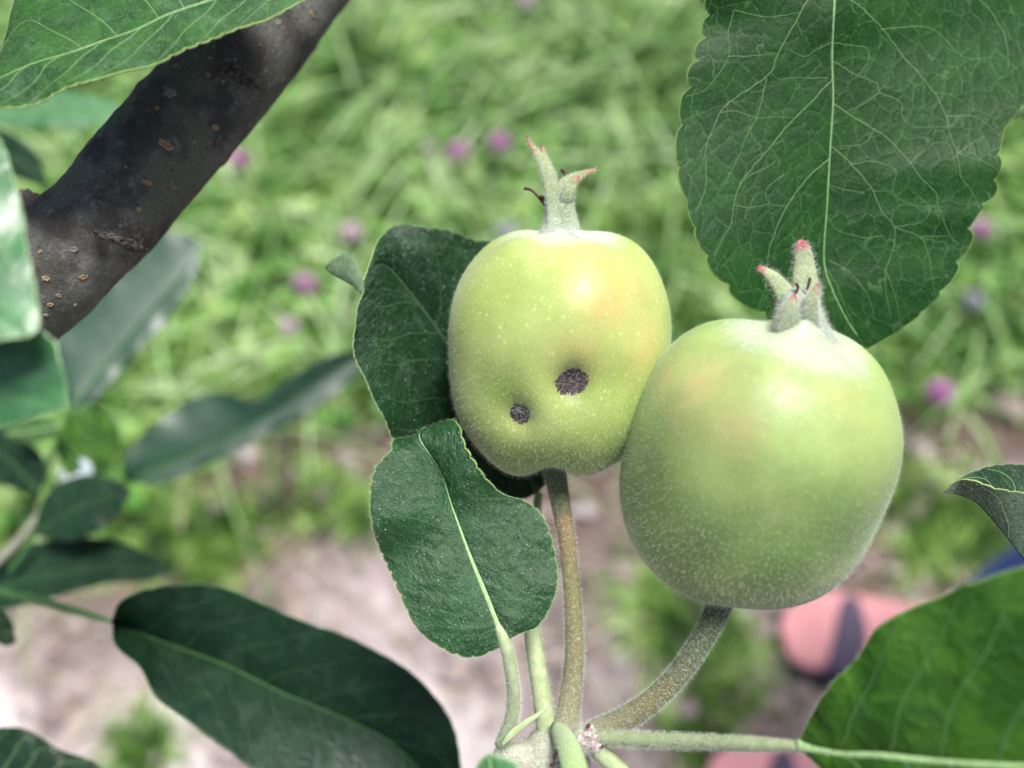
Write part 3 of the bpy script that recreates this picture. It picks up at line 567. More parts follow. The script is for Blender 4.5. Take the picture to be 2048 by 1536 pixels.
def apple(label, c, hw, hh, tilt, roll, n, mat, lobes, feats, seed, ctop, hairs, hlen, basin=.12, cone=.16, csig=.11):
    """feats: (kind, px, py, radius_mm, amount)"""
    C = P(*c); hw = hw * c[2] / FPX; hh = hh * c[2] / FPX
    th = T('apple_fruit', C, label, 'apple', 'unripe apples on the spur')
    A = unit(np.array(math.sin(roll) * RGT + math.cos(roll) * UP) * math.cos(tilt) + BCK * math.sin(tilt))
    X = unit(RGT - A * (RGT @ A)); Y = np.cross(A, X); Y = Y if Y @ BCK > 0 else -Y
    nt_, npk = 220, 300; t = np.linspace(0.004, math.pi - .004, nt_)[:, None]; f = np.linspace(0, 2 * np.pi, npk, endpoint=False)[None]
    st, ct = np.sin(t), np.cos(t)
    r = 1 / ((np.abs(st) / hw) ** n + (np.abs(ct) / hh) ** n) ** (1 / n)
    r = r * (1 + lobes[0] * np.cos(5 * f + lobes[1]) * (np.abs(ct) ** 2.2) * st + .02 * np.cos(2 * f + lobes[2]) + .015 * np.cos(3 * f + 1.3) * ct)
    x = r * st; z = r * ct * np.ones_like(f)
    x = x * (1 + lobes[3] * ct)                                      # shoulders wider than base or the reverse
    z = z - hh * basin * np.exp(-(st / .34) ** 2) * (ct > 0) + hh * cone * np.exp(-(st / csig) ** 2) * (ct > 0) - hh * .16 * np.exp(-(st / .28) ** 2) * (ct < 0) * -1
    V = C + (x * np.cos(f))[..., None] * X + (x * np.sin(f))[..., None] * Y + z[..., None] * A
    V = V.reshape(-1, 3); N = unit(V - C)
    V = V + N * (vnoise(V - C, 90, seed)[:, None] * hw * .022)
    at = {k: np.zeros(len(V)) for k in ('blush', 'deep_shade', 'wool', 'olive', 'flecks')}
    front = N @ BCK > .02; px, py, _ = proj(V); scabs = []
    for kind, fx, fy, rad, amt in feats:
        dd = (px - fx) ** 2 + (py - fy) ** 2; dd[~front] = 1e9; i = dd.argmin(); D = np.linalg.norm(V - V[i], axis=1) * 1000
        g = np.exp(-(D / rad) ** 2)
        if kind == 'dent': V = V - N * (g * amt * 1.25e-3)[:, None]
        elif kind == 'scab': V = V - N * (np.exp(-(D / rad) ** 4) * .35e-3)[:, None]; scabs.append((i, rad, amt))
        else: at[kind] = np.maximum(at[kind], g * amt)
    Dt = np.linalg.norm(V - (C + A * hh * .95), axis=1) * 1000
    at['wool'] = np.maximum(at['wool'], sm(Dt, ctop, ctop * .35)); at['flecks'] = np.clip(.25 + sm((V - C) @ -UP, -.004, .016) * .9, 0, 1)
    F = gridf(nt_, npk, True); Fl = F.tolist(); k = len(V); V = np.vstack([V, V[:npk].mean(0), V[-npk:].mean(0)])
    for a in at: at[a] = np.r_[at[a], at[a][0], at[a][-1]]
    for j in range(npk): Fl.append([k, (j + 1) % npk, j]); Fl.append([k + 1, (nt_ - 2 + 1) * npk + j, (nt_ - 1) * npk + (j + 1) % npk])
    F3 = [q[::-1] for q in Fl]
    e = V[F3[5000][2]] - V[F3[5000][0]]; nn = np.cross(V[F3[5000][1]] - V[F3[5000][0]], e)
    if nn @ (V[F3[5000][0]] - C) < 0: F3 = Fl
    mesh('flesh', V, F3, mat, th, attrs=at)
    Vb = V[:k]; Nn = unit(V - C)
    for i, rad, amt in scabs:
        # rough corky crust, a low irregular cap on the skin
        c0 = V[i]; n0 = Nn[i]; a1 = unit(np.cross(n0, A)); a2 = np.cross(a1, n0); nr, na = 14, 48; P_ = []
        for q in range(nr):
            s = q / (nr - 1)
            for w_ in range(na):
                an = w_ / na * 2 * math.pi; R_ = rad * 1e-3 * amt * s * (1 + .09 * math.sin(2 * an + i) + .05 * math.sin(5 * an + i * 2) + .03 * math.sin(11 * an))
                p = c0 + (a1 * math.cos(an) + a2 * math.sin(an) * 1.15) * R_
                j = np.sum((Vb - p) ** 2, 1).argmin(); hgt = .10e-3 * (1 - s ** 4) - (.10e-3 if s == 1 else 0) + .05e-3 + .12e-3 * (1 - s ** 3) * abs(mnoise.noise(Vector((p[0] * 2500, p[1] * 2500, p[2] * 2500)))) * (s < 1)
                q0 = p - n0 * ((p - Vb[j]) @ n0); P_.append(q0 + n0 * hgt)
        mesh('scab_spot', np.array(P_), gridf(nr, na, True)[:, ::-1], MAT['scab'], th)
        gh = np.random.default_rng(int(i)); kk = 150; an = gh.random(kk) * 6.28; rr = gh.random(kk) ** .5 * rad * 1e-3 * amt * 1.1
        rts = c0 + a1 * (np.cos(an) * rr)[:, None] + a2 * (np.sin(an) * rr)[:, None] + n0 * .15e-3
        fuzz('fuzz', rts, np.tile(n0 * .3, (kk, 1)) + gh.normal(size=(kk, 3)) * .8, .0007, 1.3e-5, th, MAT['hair'], seed=int(i))
    wgt = np.clip(.35 + .9 * sm(Dt_all(V, C, A, hh), 12, 4), .3, 1.3) * (0.6 + at['flecks'] * .6)
    p, nr_ = scatter(V, F3, hairs, wgt, seed); sg = np.sign(((p - C) * nr_).sum(1)); nr_ = nr_ * sg[:, None]
    fuzz('fuzz', p, nr_, hlen, .75e-5, th, MAT['hair'], bend=.9, seed=seed)
    return th, C, A, V
def Dt_all(V, C, A, hh): return np.linalg.norm(V - (C + A * hh * .95), axis=1) * 1000

mA = apple_mat('scabbed_apple_skin', (.365, .435, .135), (.16, .27, .035), (.56, .34, .14), .30, .62)
mB = apple_mat('clean_apple_skin', (.295, .395, .125), (.08, .155, .033), (.50, .38, .17), .12, .5, .5)
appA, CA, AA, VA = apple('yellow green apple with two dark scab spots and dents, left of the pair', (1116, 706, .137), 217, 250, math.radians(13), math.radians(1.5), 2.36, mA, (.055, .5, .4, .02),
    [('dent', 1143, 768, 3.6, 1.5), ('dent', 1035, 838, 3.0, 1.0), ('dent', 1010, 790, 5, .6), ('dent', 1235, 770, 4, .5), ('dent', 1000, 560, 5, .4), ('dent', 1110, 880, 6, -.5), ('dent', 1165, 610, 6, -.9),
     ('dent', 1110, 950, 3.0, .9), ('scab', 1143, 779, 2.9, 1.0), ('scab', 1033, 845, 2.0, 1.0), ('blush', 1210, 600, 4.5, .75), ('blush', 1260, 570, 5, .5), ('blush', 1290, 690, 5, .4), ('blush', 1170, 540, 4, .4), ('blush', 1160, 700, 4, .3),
     ('olive', 1150, 735, 2.0, .45), ('deep_shade', 1010, 800, 4, .6), ('deep_shade', 1240, 900, 6, .9), ('deep_shade', 1060, 930, 6, .9), ('deep_shade', 1150, 925, 5, .8), ('deep_shade', 1140, 790, 3.2, .5), ('olive', 1143, 779, 3.7, .55), ('olive', 1033, 845, 2.7, .5)], 3.3, 14.0, 15000, .00056, .10, .07)
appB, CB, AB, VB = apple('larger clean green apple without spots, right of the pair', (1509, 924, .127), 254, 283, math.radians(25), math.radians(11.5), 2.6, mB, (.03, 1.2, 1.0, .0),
    [('blush', 1400, 770, 6, .6), ('blush', 1470, 860, 4, .5), ('blush', 1330, 760, 4, .5), ('blush', 1700, 800, 4, .3), ('deep_shade', 1560, 1150, 11, .9), ('deep_shade', 1420, 1110, 9, .8), ('deep_shade', 1700, 1080, 10, .9), ('deep_shade', 1330, 1000, 7, .6), ('deep_shade', 1500, 1210, 15, 1.0), ('deep_shade', 1650, 1190, 12, 1.0), ('dent', 1600, 1060, 9, .3)], 8.1, 15.5, 15000, .00058, .05, .19, .17)

# ---- sepals, stamens, stalks
def grad_mat(name, stops, rough=.6, sheen=0, bump=.00035, woolly=0.0, sss=.1):
    m = M(name); o = m.obj(); c = m.ramp(m.math('ADD', m.attr('along').outputs['Fac'], m.math('MULTIPLY_ADD', m.noise(o, 700, 3), .12, -.06)), stops)
    c = m.mix(m.mr(m.noise(o, 1300, 4, .7), .40, .6, .5 * woolly, 0), c, (.14, .19, .11)); c = m.mix(m.mr(m.noise(o, 2600, 4, .7), .5, .66, 0, woolly), c, (.62, .66, .60))
    m.pr(color=c, rough=rough, spec=.3, sheen=sheen, normal=m.bump(m.noise(o, 3500, 4, .7), bump), sss=sss); m.b.inputs['Subsurface Scale'].default_value = .001
    return m.m
W0 = (.50, .55, .49)
MAT['sepal'] = grad_mat('woolly_sepal', [(0, W0), (.4, (.27, .35, .18)), (.80, (.35, .40, .20)), (.90, (.45, .22, .10)), (1, (.25, .03, .03))], woolly=.5)
MAT['sepal_pink'] = grad_mat('woolly_sepal_pink_tip', [(0, W0), (.45, (.36, .45, .22)), (.86, (.42, .48, .25)), (.93, (.55, .15, .17)), (1, (.46, .03, .07))], woolly=.5)
MAT['calyx'] = grad_mat('woolly_calyx_tube', [(0, (.38, .42, .36)), (.5, (.42, .47, .39)), (1, (.36, .42, .30))], woolly=.6)
MAT['stalkA'] = grad_mat('stalk_brown_green', [(0, (0.078, 0.133, 0.047)), (.16, (0.109, 0.133, 0.047)), (.26, (0.257, 0.156, 0.062)), (.5, (0.211, 0.187, 0.055)), (.75, (0.203, 0.172, 0.070)), (1, (0.312, 0.296, 0.187))], woolly=.45)
MAT['stalkB'] = grad_mat('stalk_green_brown', [(0, (0.055, 0.094, 0.035)), (.4, (0.094, 0.109, 0.047)), (.7, (0.187, 0.148, 0.055)), (1, (0.296, 0.281, 0.172))], woolly=.45)
def part_tube(name, par, pts, mat, thick=1.0, n=40, nseg=16, hairs=0, hlen=.0004, seed=0, label=None, hmat='hair', hr=.9e-5, groove=0.0):
    v, f, t = tubepx(pts, n, nseg, thick)
    if groove:
        v = v + 0
    mesh(name, v, f, MAT[mat], par, attrs={'along': t}, label=label)
    if hairs:
        p, nr = scatter(v, f, hairs, seed=seed); q = spline(pts, n); c3 = PA(q[:, :3])
        idx = np.array([np.sum((c3 - a) ** 2, 1).argmin() for a in p]); nr = unit(p - c3[idx])
        return p, nr
    return None
def with_fuzz(par, lst, hlen, seed, rad=.9e-5, mat='hair', bend=.8):
    lst = [x for x in lst if x is not None]
    fuzz('fuzz', np.vstack([a for a, b in lst]), np.vstack([b for a, b in lst]), hlen, rad, par, MAT[mat], bend=bend, seed=seed)
dA = .1355
h = []
h.append(part_tube('calyx_tube', appA, [(1118, 506, .1332, 190), (1117, 490, .1328, 128), (1116, 474, .1332, 90), (1116, 455, .1338, 68), (1116, 430, .1344, 56), (1115, 405, dA, 54), (1114, 380, dA, 46), (1113, 368, dA, 30)], 'calyx', .5, hairs=4500, seed=1))
h.append(part_tube('sepal', appA, [(1098, 494, .1322, 40), (1108, 455, dA - .0030, 34), (1108, 415, dA - .0028, 30), (1104, 380, dA - .0024, 32), (1097, 350, dA - .002, 28), (1084, 322, dA - .001, 22), (1072, 303, dA, 15), (1061, 288, dA, 9), (1052, 271, dA, 3)], 'sepal', .35, hairs=3000, seed=2))
h.append(part_tube('sepal', appA, [(1108, 400, dA, 30), (1103, 365, dA + .0005, 30), (1097, 335, dA + .001, 17), (1090, 312, dA + .0012, 11), (1083, 290, dA + .0015, 5)], 'sepal', .4, hairs=500, seed=3))
h.append(part_tube('sepal', appA, [(1142, 496, .1322, 52), (1135, 455, dA - .0026, 48), (1128, 420, dA - .0026, 44), (1126, 392, dA - .0024, 42), (1132, 372, dA - .0022, 36), (1148, 357, dA - .002, 24), (1165, 349, dA - .002, 15), (1182, 342, dA - .002, 9), (1199, 337, dA - .002, 2)], 'sepal', .38, hairs=3400, seed=4))
h.append(part_tube('sepal', appA, [(1128, 422, dA - .0010, 12), (1132, 398, dA - .0032, 26), (1146, 366, dA - .0038, 20), (1160, 354, dA - .004, 9)], 'sepal', .45, hairs=500, seed=5))
with_fuzz(appA, h, .00045, 21, .9e-5, 'wool')
for i, pts in enumerate([[(1098, 420, dA, 8), (1082, 400, dA, 6), (1068, 385, dA, 5), (1060, 379, dA, 6), (1048, 377, dA, 6)], [(1097, 408, dA, 8), (1084, 397, dA, 7), (1079, 393, dA, 5), (1086, 394, dA, 5), (1096, 398, dA, 4)],
                         [(1118, 378, dA, 10), (1126, 362, dA, 9), (1130, 350, dA, 7), (1126, 342, dA, 8), (1121, 340, dA, 6)], [(1066, 470, dA, 5), (1055, 467, dA, 4), (1049, 466, dA, 4)], [(1112, 490, dA - .0042, 5), (1111, 478, dA - .004, 3), (1113, 462, dA - .004, 2)]]):
    part_tube('stamen', appA, pts, 'stamen', n=16, nseg=8)
h = [part_tube('stalk', appA, [(1106, 905, .139, 54.0), (1110, 945, .139, 45.0), (1122, 1010, .1385, 38.7), (1134, 1080, .138, 34.2), (1141, 1150, .1375, 32.4), (1147, 1230, .137, 34.2), (1149, 1290, .1365, 36.9), (1146, 1350, .136, 39.6), (1138, 1410, .1355, 45.0), (1130, 1465, .135, 55.8)], 'stalkA', hairs=6500, n=70, nseg=20, seed=6)]
with_fuzz(appA, h, .0006, 22, .9e-5, bend=.9)

dB = .118
h = []
h.append(part_tube('calyx_tube', appB, [(1598, 742, .1206, 230), (1598, 715, .1196, 204), (1598, 690, .1186, 160), (1598, 664, .1180, 124), (1598, 640, .1176, 104), (1598, 618, .1174, 88), (1598, 602, .1175, 74), (1600, 588, dB, 54), (1602, 580, dB, 24)], 'calyx', .55, hairs=9000, seed=11))
h.append(part_tube('sepal', appB, [(1614, 640, dB + .001, 56), (1612, 590, dB + .001, 56), (1610, 555, dB + .001, 50), (1608, 525, dB + .001, 41), (1604, 500, dB + .0005, 34), (1602, 486, dB, 22), (1601, 479, dB, 6)], 'sepal_pink', .35, hairs=1500, seed=12))
h.append(part_tube('sepal', appB, [(1590, 650, dB, 50), (1580, 615, dB, 44), (1569, 587, dB, 38), (1552, 562, dB, 30), (1536, 547, dB, 20), (1521, 538, dB, 13), (1515, 534, dB, 4)], 'sepal_pink', .45, hairs=1000, seed=13))
h.append(part_tube('sepal', appB, [(1570, 680, dB - .0008, 40), (1575, 648, dB - .0028, 44), (1582, 620, dB - .0036, 32), (1586, 603, dB - .0038, 20), (1590, 590, dB - .0038, 8)], 'sepal_pink', .4, hairs=2400, seed=14))
h.append(part_tube('sepal', appB, [(1622, 676, dB - .0008, 36), (1619, 640, dB - .0028, 38), (1621, 610, dB - .0036, 28), (1629, 586, dB - .0038, 18), (1637, 567, dB - .0038, 8)], 'sepal', .4, hairs=1800, seed=15))
with_fuzz(appB, h, .0007, 23, 1.0e-5, 'wool', 1.0)
for pts in ([(1592, 585, dB - .002, 6), (1596, 575, dB - .002, 6), (1592, 566, dB - .002, 7)], [(1614, 580, dB - .002, 6), (1618, 566, dB - .002, 6), (1620, 556, dB - .002, 7)], [(1562, 612, dB, 6), (1552, 604, dB, 6), (1546, 600, dB, 8)]):
    part_tube('stamen', appB, pts, 'stamen', n=12, nseg=8)
h = [part_tube('stalk', appB, [(1450, 1160, .127, 59.4), (1440, 1205, .127, 50.4), (1420, 1250, .1275, 45.0), (1388, 1305, .128, 42.3), (1345, 1362, .129, 42.3), (1295, 1408, .130, 43.2), (1245, 1440, .132, 46.8), (1190, 1468, .134, 52.2)], 'stalkB', hairs=6500, n=70, nseg=20, seed=17)]
with_fuzz(appB, h, .00055, 24, .9e-5, bend=.9)

# ---- spur with woolly bud scales
spur = T('fruit_spur', P(1120, 1540, .135), 'woolly pinkish white spur at bottom centre where all stalks meet', 'spur')
MAT['spur'] = grad_mat('woolly_spur_bark', [(0, (.34, .34, .22)), (.5, (.48, .46, .36)), (1, (.50, .52, .40))], woolly=.75)
MAT['bud'] = simple('bud_scale', (.30, .17, .19), (.60, .52, .52), 1500, .7, .0003, 2500)
MAT['bud_dark'] = simple('bud_scar', (.06, .02, .03), (.14, .05, .05), 2500, .7, .0002)
hh = [part_tube('spur_shoot', spur, [(1060, 1760, .139, 190), (1070, 1660, .138, 176), (1090, 1590, .137, 160), (1108, 1530, .1355, 150), (1118, 1495, .1352, 128), (1130, 1465, .135, 92), (1136, 1440, .135, 30)], 'spur', .8, hairs=3500, n=50, nseg=28, seed=31),
      part_tube('spur_knob', spur, [(1085, 1530, .135, 90), (1050, 1525, .134, 84), (1015, 1512, .133, 56), (990, 1500, .133, 20)], 'spur', .8, hairs=1500, n=26, seed=32),
      part_tube('bud_scale', spur, [(1150, 1500, .132, 40), (1162, 1478, .1305, 44), (1178, 1462, .1305, 32), (1184, 1450, .131, 8)], 'spur', .8, hairs=700, n=20, seed=33)]
for k, (x, y, w_, dx, dy) in enumerate([(1160, 1488, 30, 6, -22), (1180, 1484, 24, 16, -14), (1172, 1474, 20, 14, -24), (1186, 1496, 22, 22, -4)]):
    hh.append(part_tube('bud_scale', spur, [(x - dx * .5, y - dy * .5, .1305, w_ * .7), (x, y, .1293, w_), (x + dx * .5, y + dy * .5, .1292, w_ * .7), (x + dx, y + dy, .1294, w_ * .1)], 'bud', .35, n=14, nseg=12, hairs=260, seed=50 + k))
for x, y, w_ in [(1176, 1452, 9), (1205, 1493, 7), (1112, 1512, 14), (1104, 1530, 10)]:
    part_tube('bud_scar', spur, [(x - w_ * .4, y + w_ * .3, .1286, 2), (x, y, .1284, w_), (x + w_ * .6, y - w_ * .4, .1288, 2)], 'bud_dark', .6, n=8, nseg=8)
with_fuzz(spur, hh, .0011, 35, 1.0e-5, 'wool', bend=1.2)
# narrow stipule on the front leaf stalk, short bright stub leaf and pale stalk at the bottom
st_ = T('stipule', P(1015, 1480, .129), 'thin light green blade crossing between the two left stalks', 'stipule')
part_tube('blade', st_, [(1003, 1492, .1285, 3), (1022, 1470, .1285, 15), (1050, 1447, .129, 13), (1075, 1430, .1295, 9), (1102, 1412, .130, 2)], 'petiole', .2, n=24, nseg=10)
MAT['stub'] = grad_mat('bright_stalk', [(0, (.27, .44, .13)), (.6, (.32, .46, .18)), (1, (.40, .48, .30))], woolly=.2)
sb = T('cut_stalk', P(1150, 1540, .125), 'bright green curved stalk rising from the bottom edge in front of the spur', 'leaf stalk')
h = [part_tube('stalk', sb, [(1165, 1720, .118, 62), (1158, 1610, .121, 58), (1150, 1545, .124, 54), (1138, 1500, .127, 50), (1122, 1470, .130, 46), (1108, 1456, .132, 30)], 'stub', .6, hairs=900, n=30, seed=41)]
with_fuzz(sb, h, .0004, 42)
sb = T('cut_stalk', P(1250, 1560, .128), 'pale stalk leaving the bottom edge right of the bright green one', 'leaf stalk')
h = [part_tube('stalk', sb, [(1330, 1680, .124, 46), (1275, 1590, .127, 42), (1228, 1530, .130, 38), (1190, 1498, .132, 34), (1165, 1482, .134, 26)], 'petiole', .9, hairs=1500, n=30, seed=43)]
with_fuzz(sb, h, .0005, 44)
leaf('apple_leaf', 'blurred pale leaf tip poking up at the bottom edge left of the spur',
     [(1000, 1720, .1), (990, 1640, .1), (985, 1570, .1), (978, 1508, .1)],
     [(1000, 1720, .1), (940, 1660, .1), (942, 1580, .1), (955, 1530, .1), (978, 1508, .1)],
     [(1000, 1720, .1), (1080, 1640, .1), (1060, 1560, .1), (1020, 1522, .1), (978, 1508, .1)],
     .1, 'leaf_far_pale', nv=60, nu=14, mrib=(10, 4), seed=23)

# ------------------------------------------------------------------ branch
def bark():
    m = M('branch_bark'); o = m.obj(); s = m.vm('MULTIPLY', o, (1, 1, 1))
    c = m.mix(m.mr(m.noise(o, 130, 5, .6), .35, .65), (.062, .059, .054), (.165, .165, .148))
    c = m.mix(m.mr(m.noise(o, 60, 4, .6), .44, .6, 0, .8), c, (.115, .13, .09))
    c = m.mix(m.mr(m.noise(o, 1900, 5, .8), .54, .64, 0, .8), c, (.022, .019, .022))
    c = m.mix(m.mr(m.noise(o, 500, 5, .75), .55, .68, 0, .6), c, (.24, .25, .24))
    h = m.math('ADD', m.noise(o, 500, 5, .7), m.math('MULTIPLY', m.noise(o, 3000, 4, .7), .4))
    m.pr(color=c, rough=.8, spec=.2, normal=m.bump(h, .0006, .9)); return m.m
MAT['bark'] = bark(); MAT['lent'] = simple('lenticel_cork', (.24, .16, .09), (.40, .29, .18), 3000, .8, .0003, 2500)
MAT['lent2'] = simple('lenticel_grey', (.20, .17, .17), (.30, .27, .27), 3000, .8, .0003, 2500)
MAT['knot'] = simple('knot_bark', (.035, .03, .03), (.12, .10, .09), 1500, .85, .0008, 1500)
br = T('tree_branch', P(350, 330, 0.1460), 'thick grey brown branch with orange specks slanting across the upper left', 'branch')
q = spline([(1010, -620, 0.1814, 188), (830, -370, 0.1681, 188), (690, -165, 0.1593, 190), (568, 5, 0.1522, 192), (470, 130, 0.1487, 198), (351, 265, 0.1443, 204), (280, 345, 0.1416, 206), (216, 425, 0.1398, 208), (150, 488, 0.1389, 214), (95, 545, 0.1381, 214), (42, 597, 0.1381, 212), (-60, 690, 0.1381, 210), (-200, 820, 0.1389, 208), (-370, 980, 0.1416, 210), (-560, 1170, 0.1460, 212)], 260)
c3 = PA(q[:, :3]); r = q[:, 3] * .5 * q[:, 2] / FPX; v, f, t = tube(c3, r, 72)
nb_ = len(c3) * 72; idx = np.repeat(np.arange(len(c3)), 72); nr = unit(v[:nb_] - c3[idx])
disp = vnoise(v[:nb_], 90, 1) * .0005 + vnoise(v[:nb_], 420, 5) * .00018 + vnoise(v[:nb_], 1500, 9) * .00006
for kx in (.455, .335, .70):    # ring scars of old bud scales
    kk = idx / len(c3) + .004 * np.sin(np.tile(np.arange(72), len(c3)) * .35); disp += .0003 * np.exp(-((kk - kx) / .005) ** 2) * (1 + vnoise(v[:nb_], 900, 2))
v[:nb_] += nr * disp[:, None]; mesh('bark', v, f, MAT['bark'], br)
bt, bn = v[:nb_], nr
pxs, pys, _ = proj(bt); fr_ = (bn @ BCK) > .1
def on_branch(x, y):
    dd = (pxs - x) ** 2 + (pys - y) ** 2; dd[~fr_] = 1e9; i = dd.argmin(); return bt[i], bn[i]
LEN = [(343, 185, 20, 15), (318, 215, 8, 8), (335, 288, 24, 14), (430, 258, 14, 10), (356, 128, 12, 8), (417, 156, 7, 6), (443, 165, 6, 6), (418, 115, 10, 6), (555, 45, 12, 8), (295, 362, 18, 7), (282, 415, 9, 8), (222, 470, 12, 7), (147, 500, 12, 9), (90, 550, 11, 8),
       (165, 550, 14, 8), (100, 615, 9, 6), (150, 615, 6, 5), (82, 500, 7, 7), (347, 350, 4, 4), (345, 372, 9, 5), (395, 300, 4, 4), (417, 283, 5, 5), (495, 200, 5, 5), (468, 205, 6, 6), (240, 452, 5, 4), (305, 322, 5, 4), (205, 345, 6, 5), (625, 30, 10, 7), (95, 630, 8, 5), (118, 585, 8, 5), (250, 330, 5, 4), (305, 428, 4, 3), (470, 120, 5, 4), (380, 330, 4, 4), (200, 400, 4, 4), (520, 90, 6, 4)]
for k, (x, y, a, b) in enumerate(LEN):
    p0, n0 = on_branch(x, y); a1 = unit(np.cross(n0, UP)); a2 = np.cross(a1, n0); rot = random.uniform(-.5, .9); sc = .142 / FPX
    e1 = a1 * math.cos(rot) + a2 * math.sin(rot); e2 = np.cross(n0, e1); vv = []; nr_, na = 7, 28
    for i in range(nr_):
        s = i / (nr_ - 1)
        for j in range(na):
            an = j / na * 6.2832; R_ = 1 + .10 * math.sin(2 * an + k) + .10 * math.sin(5 * an + 2 * k); lip = .05e-3 + .14e-3 * math.exp(-((s - .65) / .25) ** 2) - .25e-3 * (s > .95)
            p = p0 + e1 * (a * .62 * sc * s * R_ * math.cos(an)) + e2 * (b * .7 * sc * s * R_ * math.sin(an)); vv.append(p + n0 * (lip - ((a * sc * s) ** 2) * 12))
    mesh('lenticel', np.array(vv), gridf(nr_, na, True), MAT['lent' if k % 4 else 'lent2'], br)
def knot(name, pts, seed, label=None):
    v, f, t = tubepx(pts, 30, 24); c = v.mean(0)
    v = v + unit(v - c) * (np.abs(vnoise(v, 900, seed)) * .0012 + vnoise(v, 2600, seed) * .0004)[:, None]; mesh(name, v, f, MAT['knot'], br, label=label)
knot('stub', [(130, 520, 0.1398, 150), (100, 470, 0.1398, 120), (75, 432, 0.1407, 80), (58, 405, 0.1416, 46), (46, 388, 0.1416, 24)], 3, 'short dark broken spur stub')
knot('bud_scar', [(440, 150, 0.1367, 6), (460, 140, 0.1354, 26), (478, 152, 0.1358, 20), (500, 168, 0.1367, 12), (520, 178, 0.1381, 5)], 4)
knot('bud_scar', [(190, 462, 0.1301, 5), (205, 470, 0.1294, 16), (232, 480, 0.1297, 12), (262, 490, 0.1319, 20), (285, 498, 0.1345, 8)], 5)

# twig and woolly shoot tip behind, at left
MAT['twig'] = simple('twig_bark', (.16, .17, .12), (.22, .24, .18), 200, .7, .0003, 1500)
tw = T('twig', P(-60, 1150, .25), 'thin blurred grey green twig at left carrying the out of focus leaves', 'twig')
part_tube('stem', tw, [(130, 940, .262, 8), (110, 985, .26, 12), (70, 1040, .258, 16), (20, 1100, .253, 20), (-60, 1165, .246, 24), (-150, 1235, .238, 28), (-260, 1330, .235, 34), (-420, 1460, .232, 40), (-560, 1700, .235, 46)], 'twig', n=60)
MAT['silver'] = simple('silver_bud_wool', (.34, .42, .44), (.44, .50, .53), 800, .6, .0003, 3000)
tp = T('shoot_tip', P(135, 990, .262), 'blurred silvery white forked shoot tip among the leaves at left', 'shoot tip')
part_tube('young_leaf', tp, [(128, 1000, .262, 14), (134, 972, .262, 24), (126, 952, .262, 16), (114, 940, .262, 5)], 'silver', .6, n=20)
part_tube('young_leaf', tp, [(132, 990, .261, 16), (150, 962, .26, 24), (172, 950, .26, 26), (172, 932, .26, 22), (160, 918, .26, 7)], 'silver', .6, n=24)
part_tube('stem', tp, [(130, 985, .262, 14), (122, 1020, .262, 12), (105, 1050, .262, 12), (80, 1075, .26, 12)], 'silver', n=16)

# ------------------------------------------------------------------ ground
def hgt(x, y):
    """soil surface height (vectorised sums of sines, cheap and smooth)"""
    z = 0.012 * np.sin(x * 3.1 + 1) * np.cos(y * 2.7 + .5) + .006 * np.sin(x * 11 + y * 7) + .004 * np.sin(x * 23 - y * 19 + 2)
    return z * np.exp(-((x ** 2 + (y - .7) ** 2) / 30))
ax = np.concatenate([-np.geomspace(120, 2.2, 26), np.linspace(-2.1, 2.1, 421), np.geomspace(2.2, 120, 26)])
ay = np.concatenate([-np.geomspace(120, 1.2, 24), np.linspace(-1.1, 3.1, 421), np.geomspace(3.2, 120, 24)])
GX, GY = np.meshgrid(ax, ay); gz = hgt(GX, GY); near = (np.abs(GX) < 2.1) & (GY > -1.1) & (GY < 3.1)
pp = np.stack([GX[near], GY[near], 0 * GX[near]], 1); gz[near] += vnoise(pp, 14, 1) * .007 + vnoise(pp, 38, 4) * .006 + np.abs(vnoise(pp, 75, 4)) * .005
def ground_mat():
    m = M('dry_soil'); o = m.obj()
    c = m.mix(m.mr(m.noise(o, 9, 6, .65), .35, .65), (.12, .088, .082), (.30, .25, .245))
    c = m.mix(m.mr(m.noise(o, 38, 4, .6), .5, .68, 0, .75), c, (.48, .43, .43))
    c = m.mix(m.mr(m.noise(o, 22, 5, .6), .56, .72, 0, .8), c, (.16, .11, .10))
    c = m.mix(m.math('MULTIPLY', m.attr('dust').outputs['Fac'], m.mr(m.noise(o, 16, 4, .6), .35, .6, .25, 1)), c, (.60, .54, .535)); g = m.attr('turf').outputs['Fac']; c = m.mix(m.attr('dark_band').outputs['Fac'], c, (.075, .05, .035)); c = m.mix(g, c, m.mix(m.mr(m.noise(o, 30), .4, .6), (.015, .03, .01), (.05, .045, .025)))
    m.pr(color=c, rough=.9, spec=.2, normal=m.bump(m.noise(o, 160, 5, .7), .004, .8)); return m.m
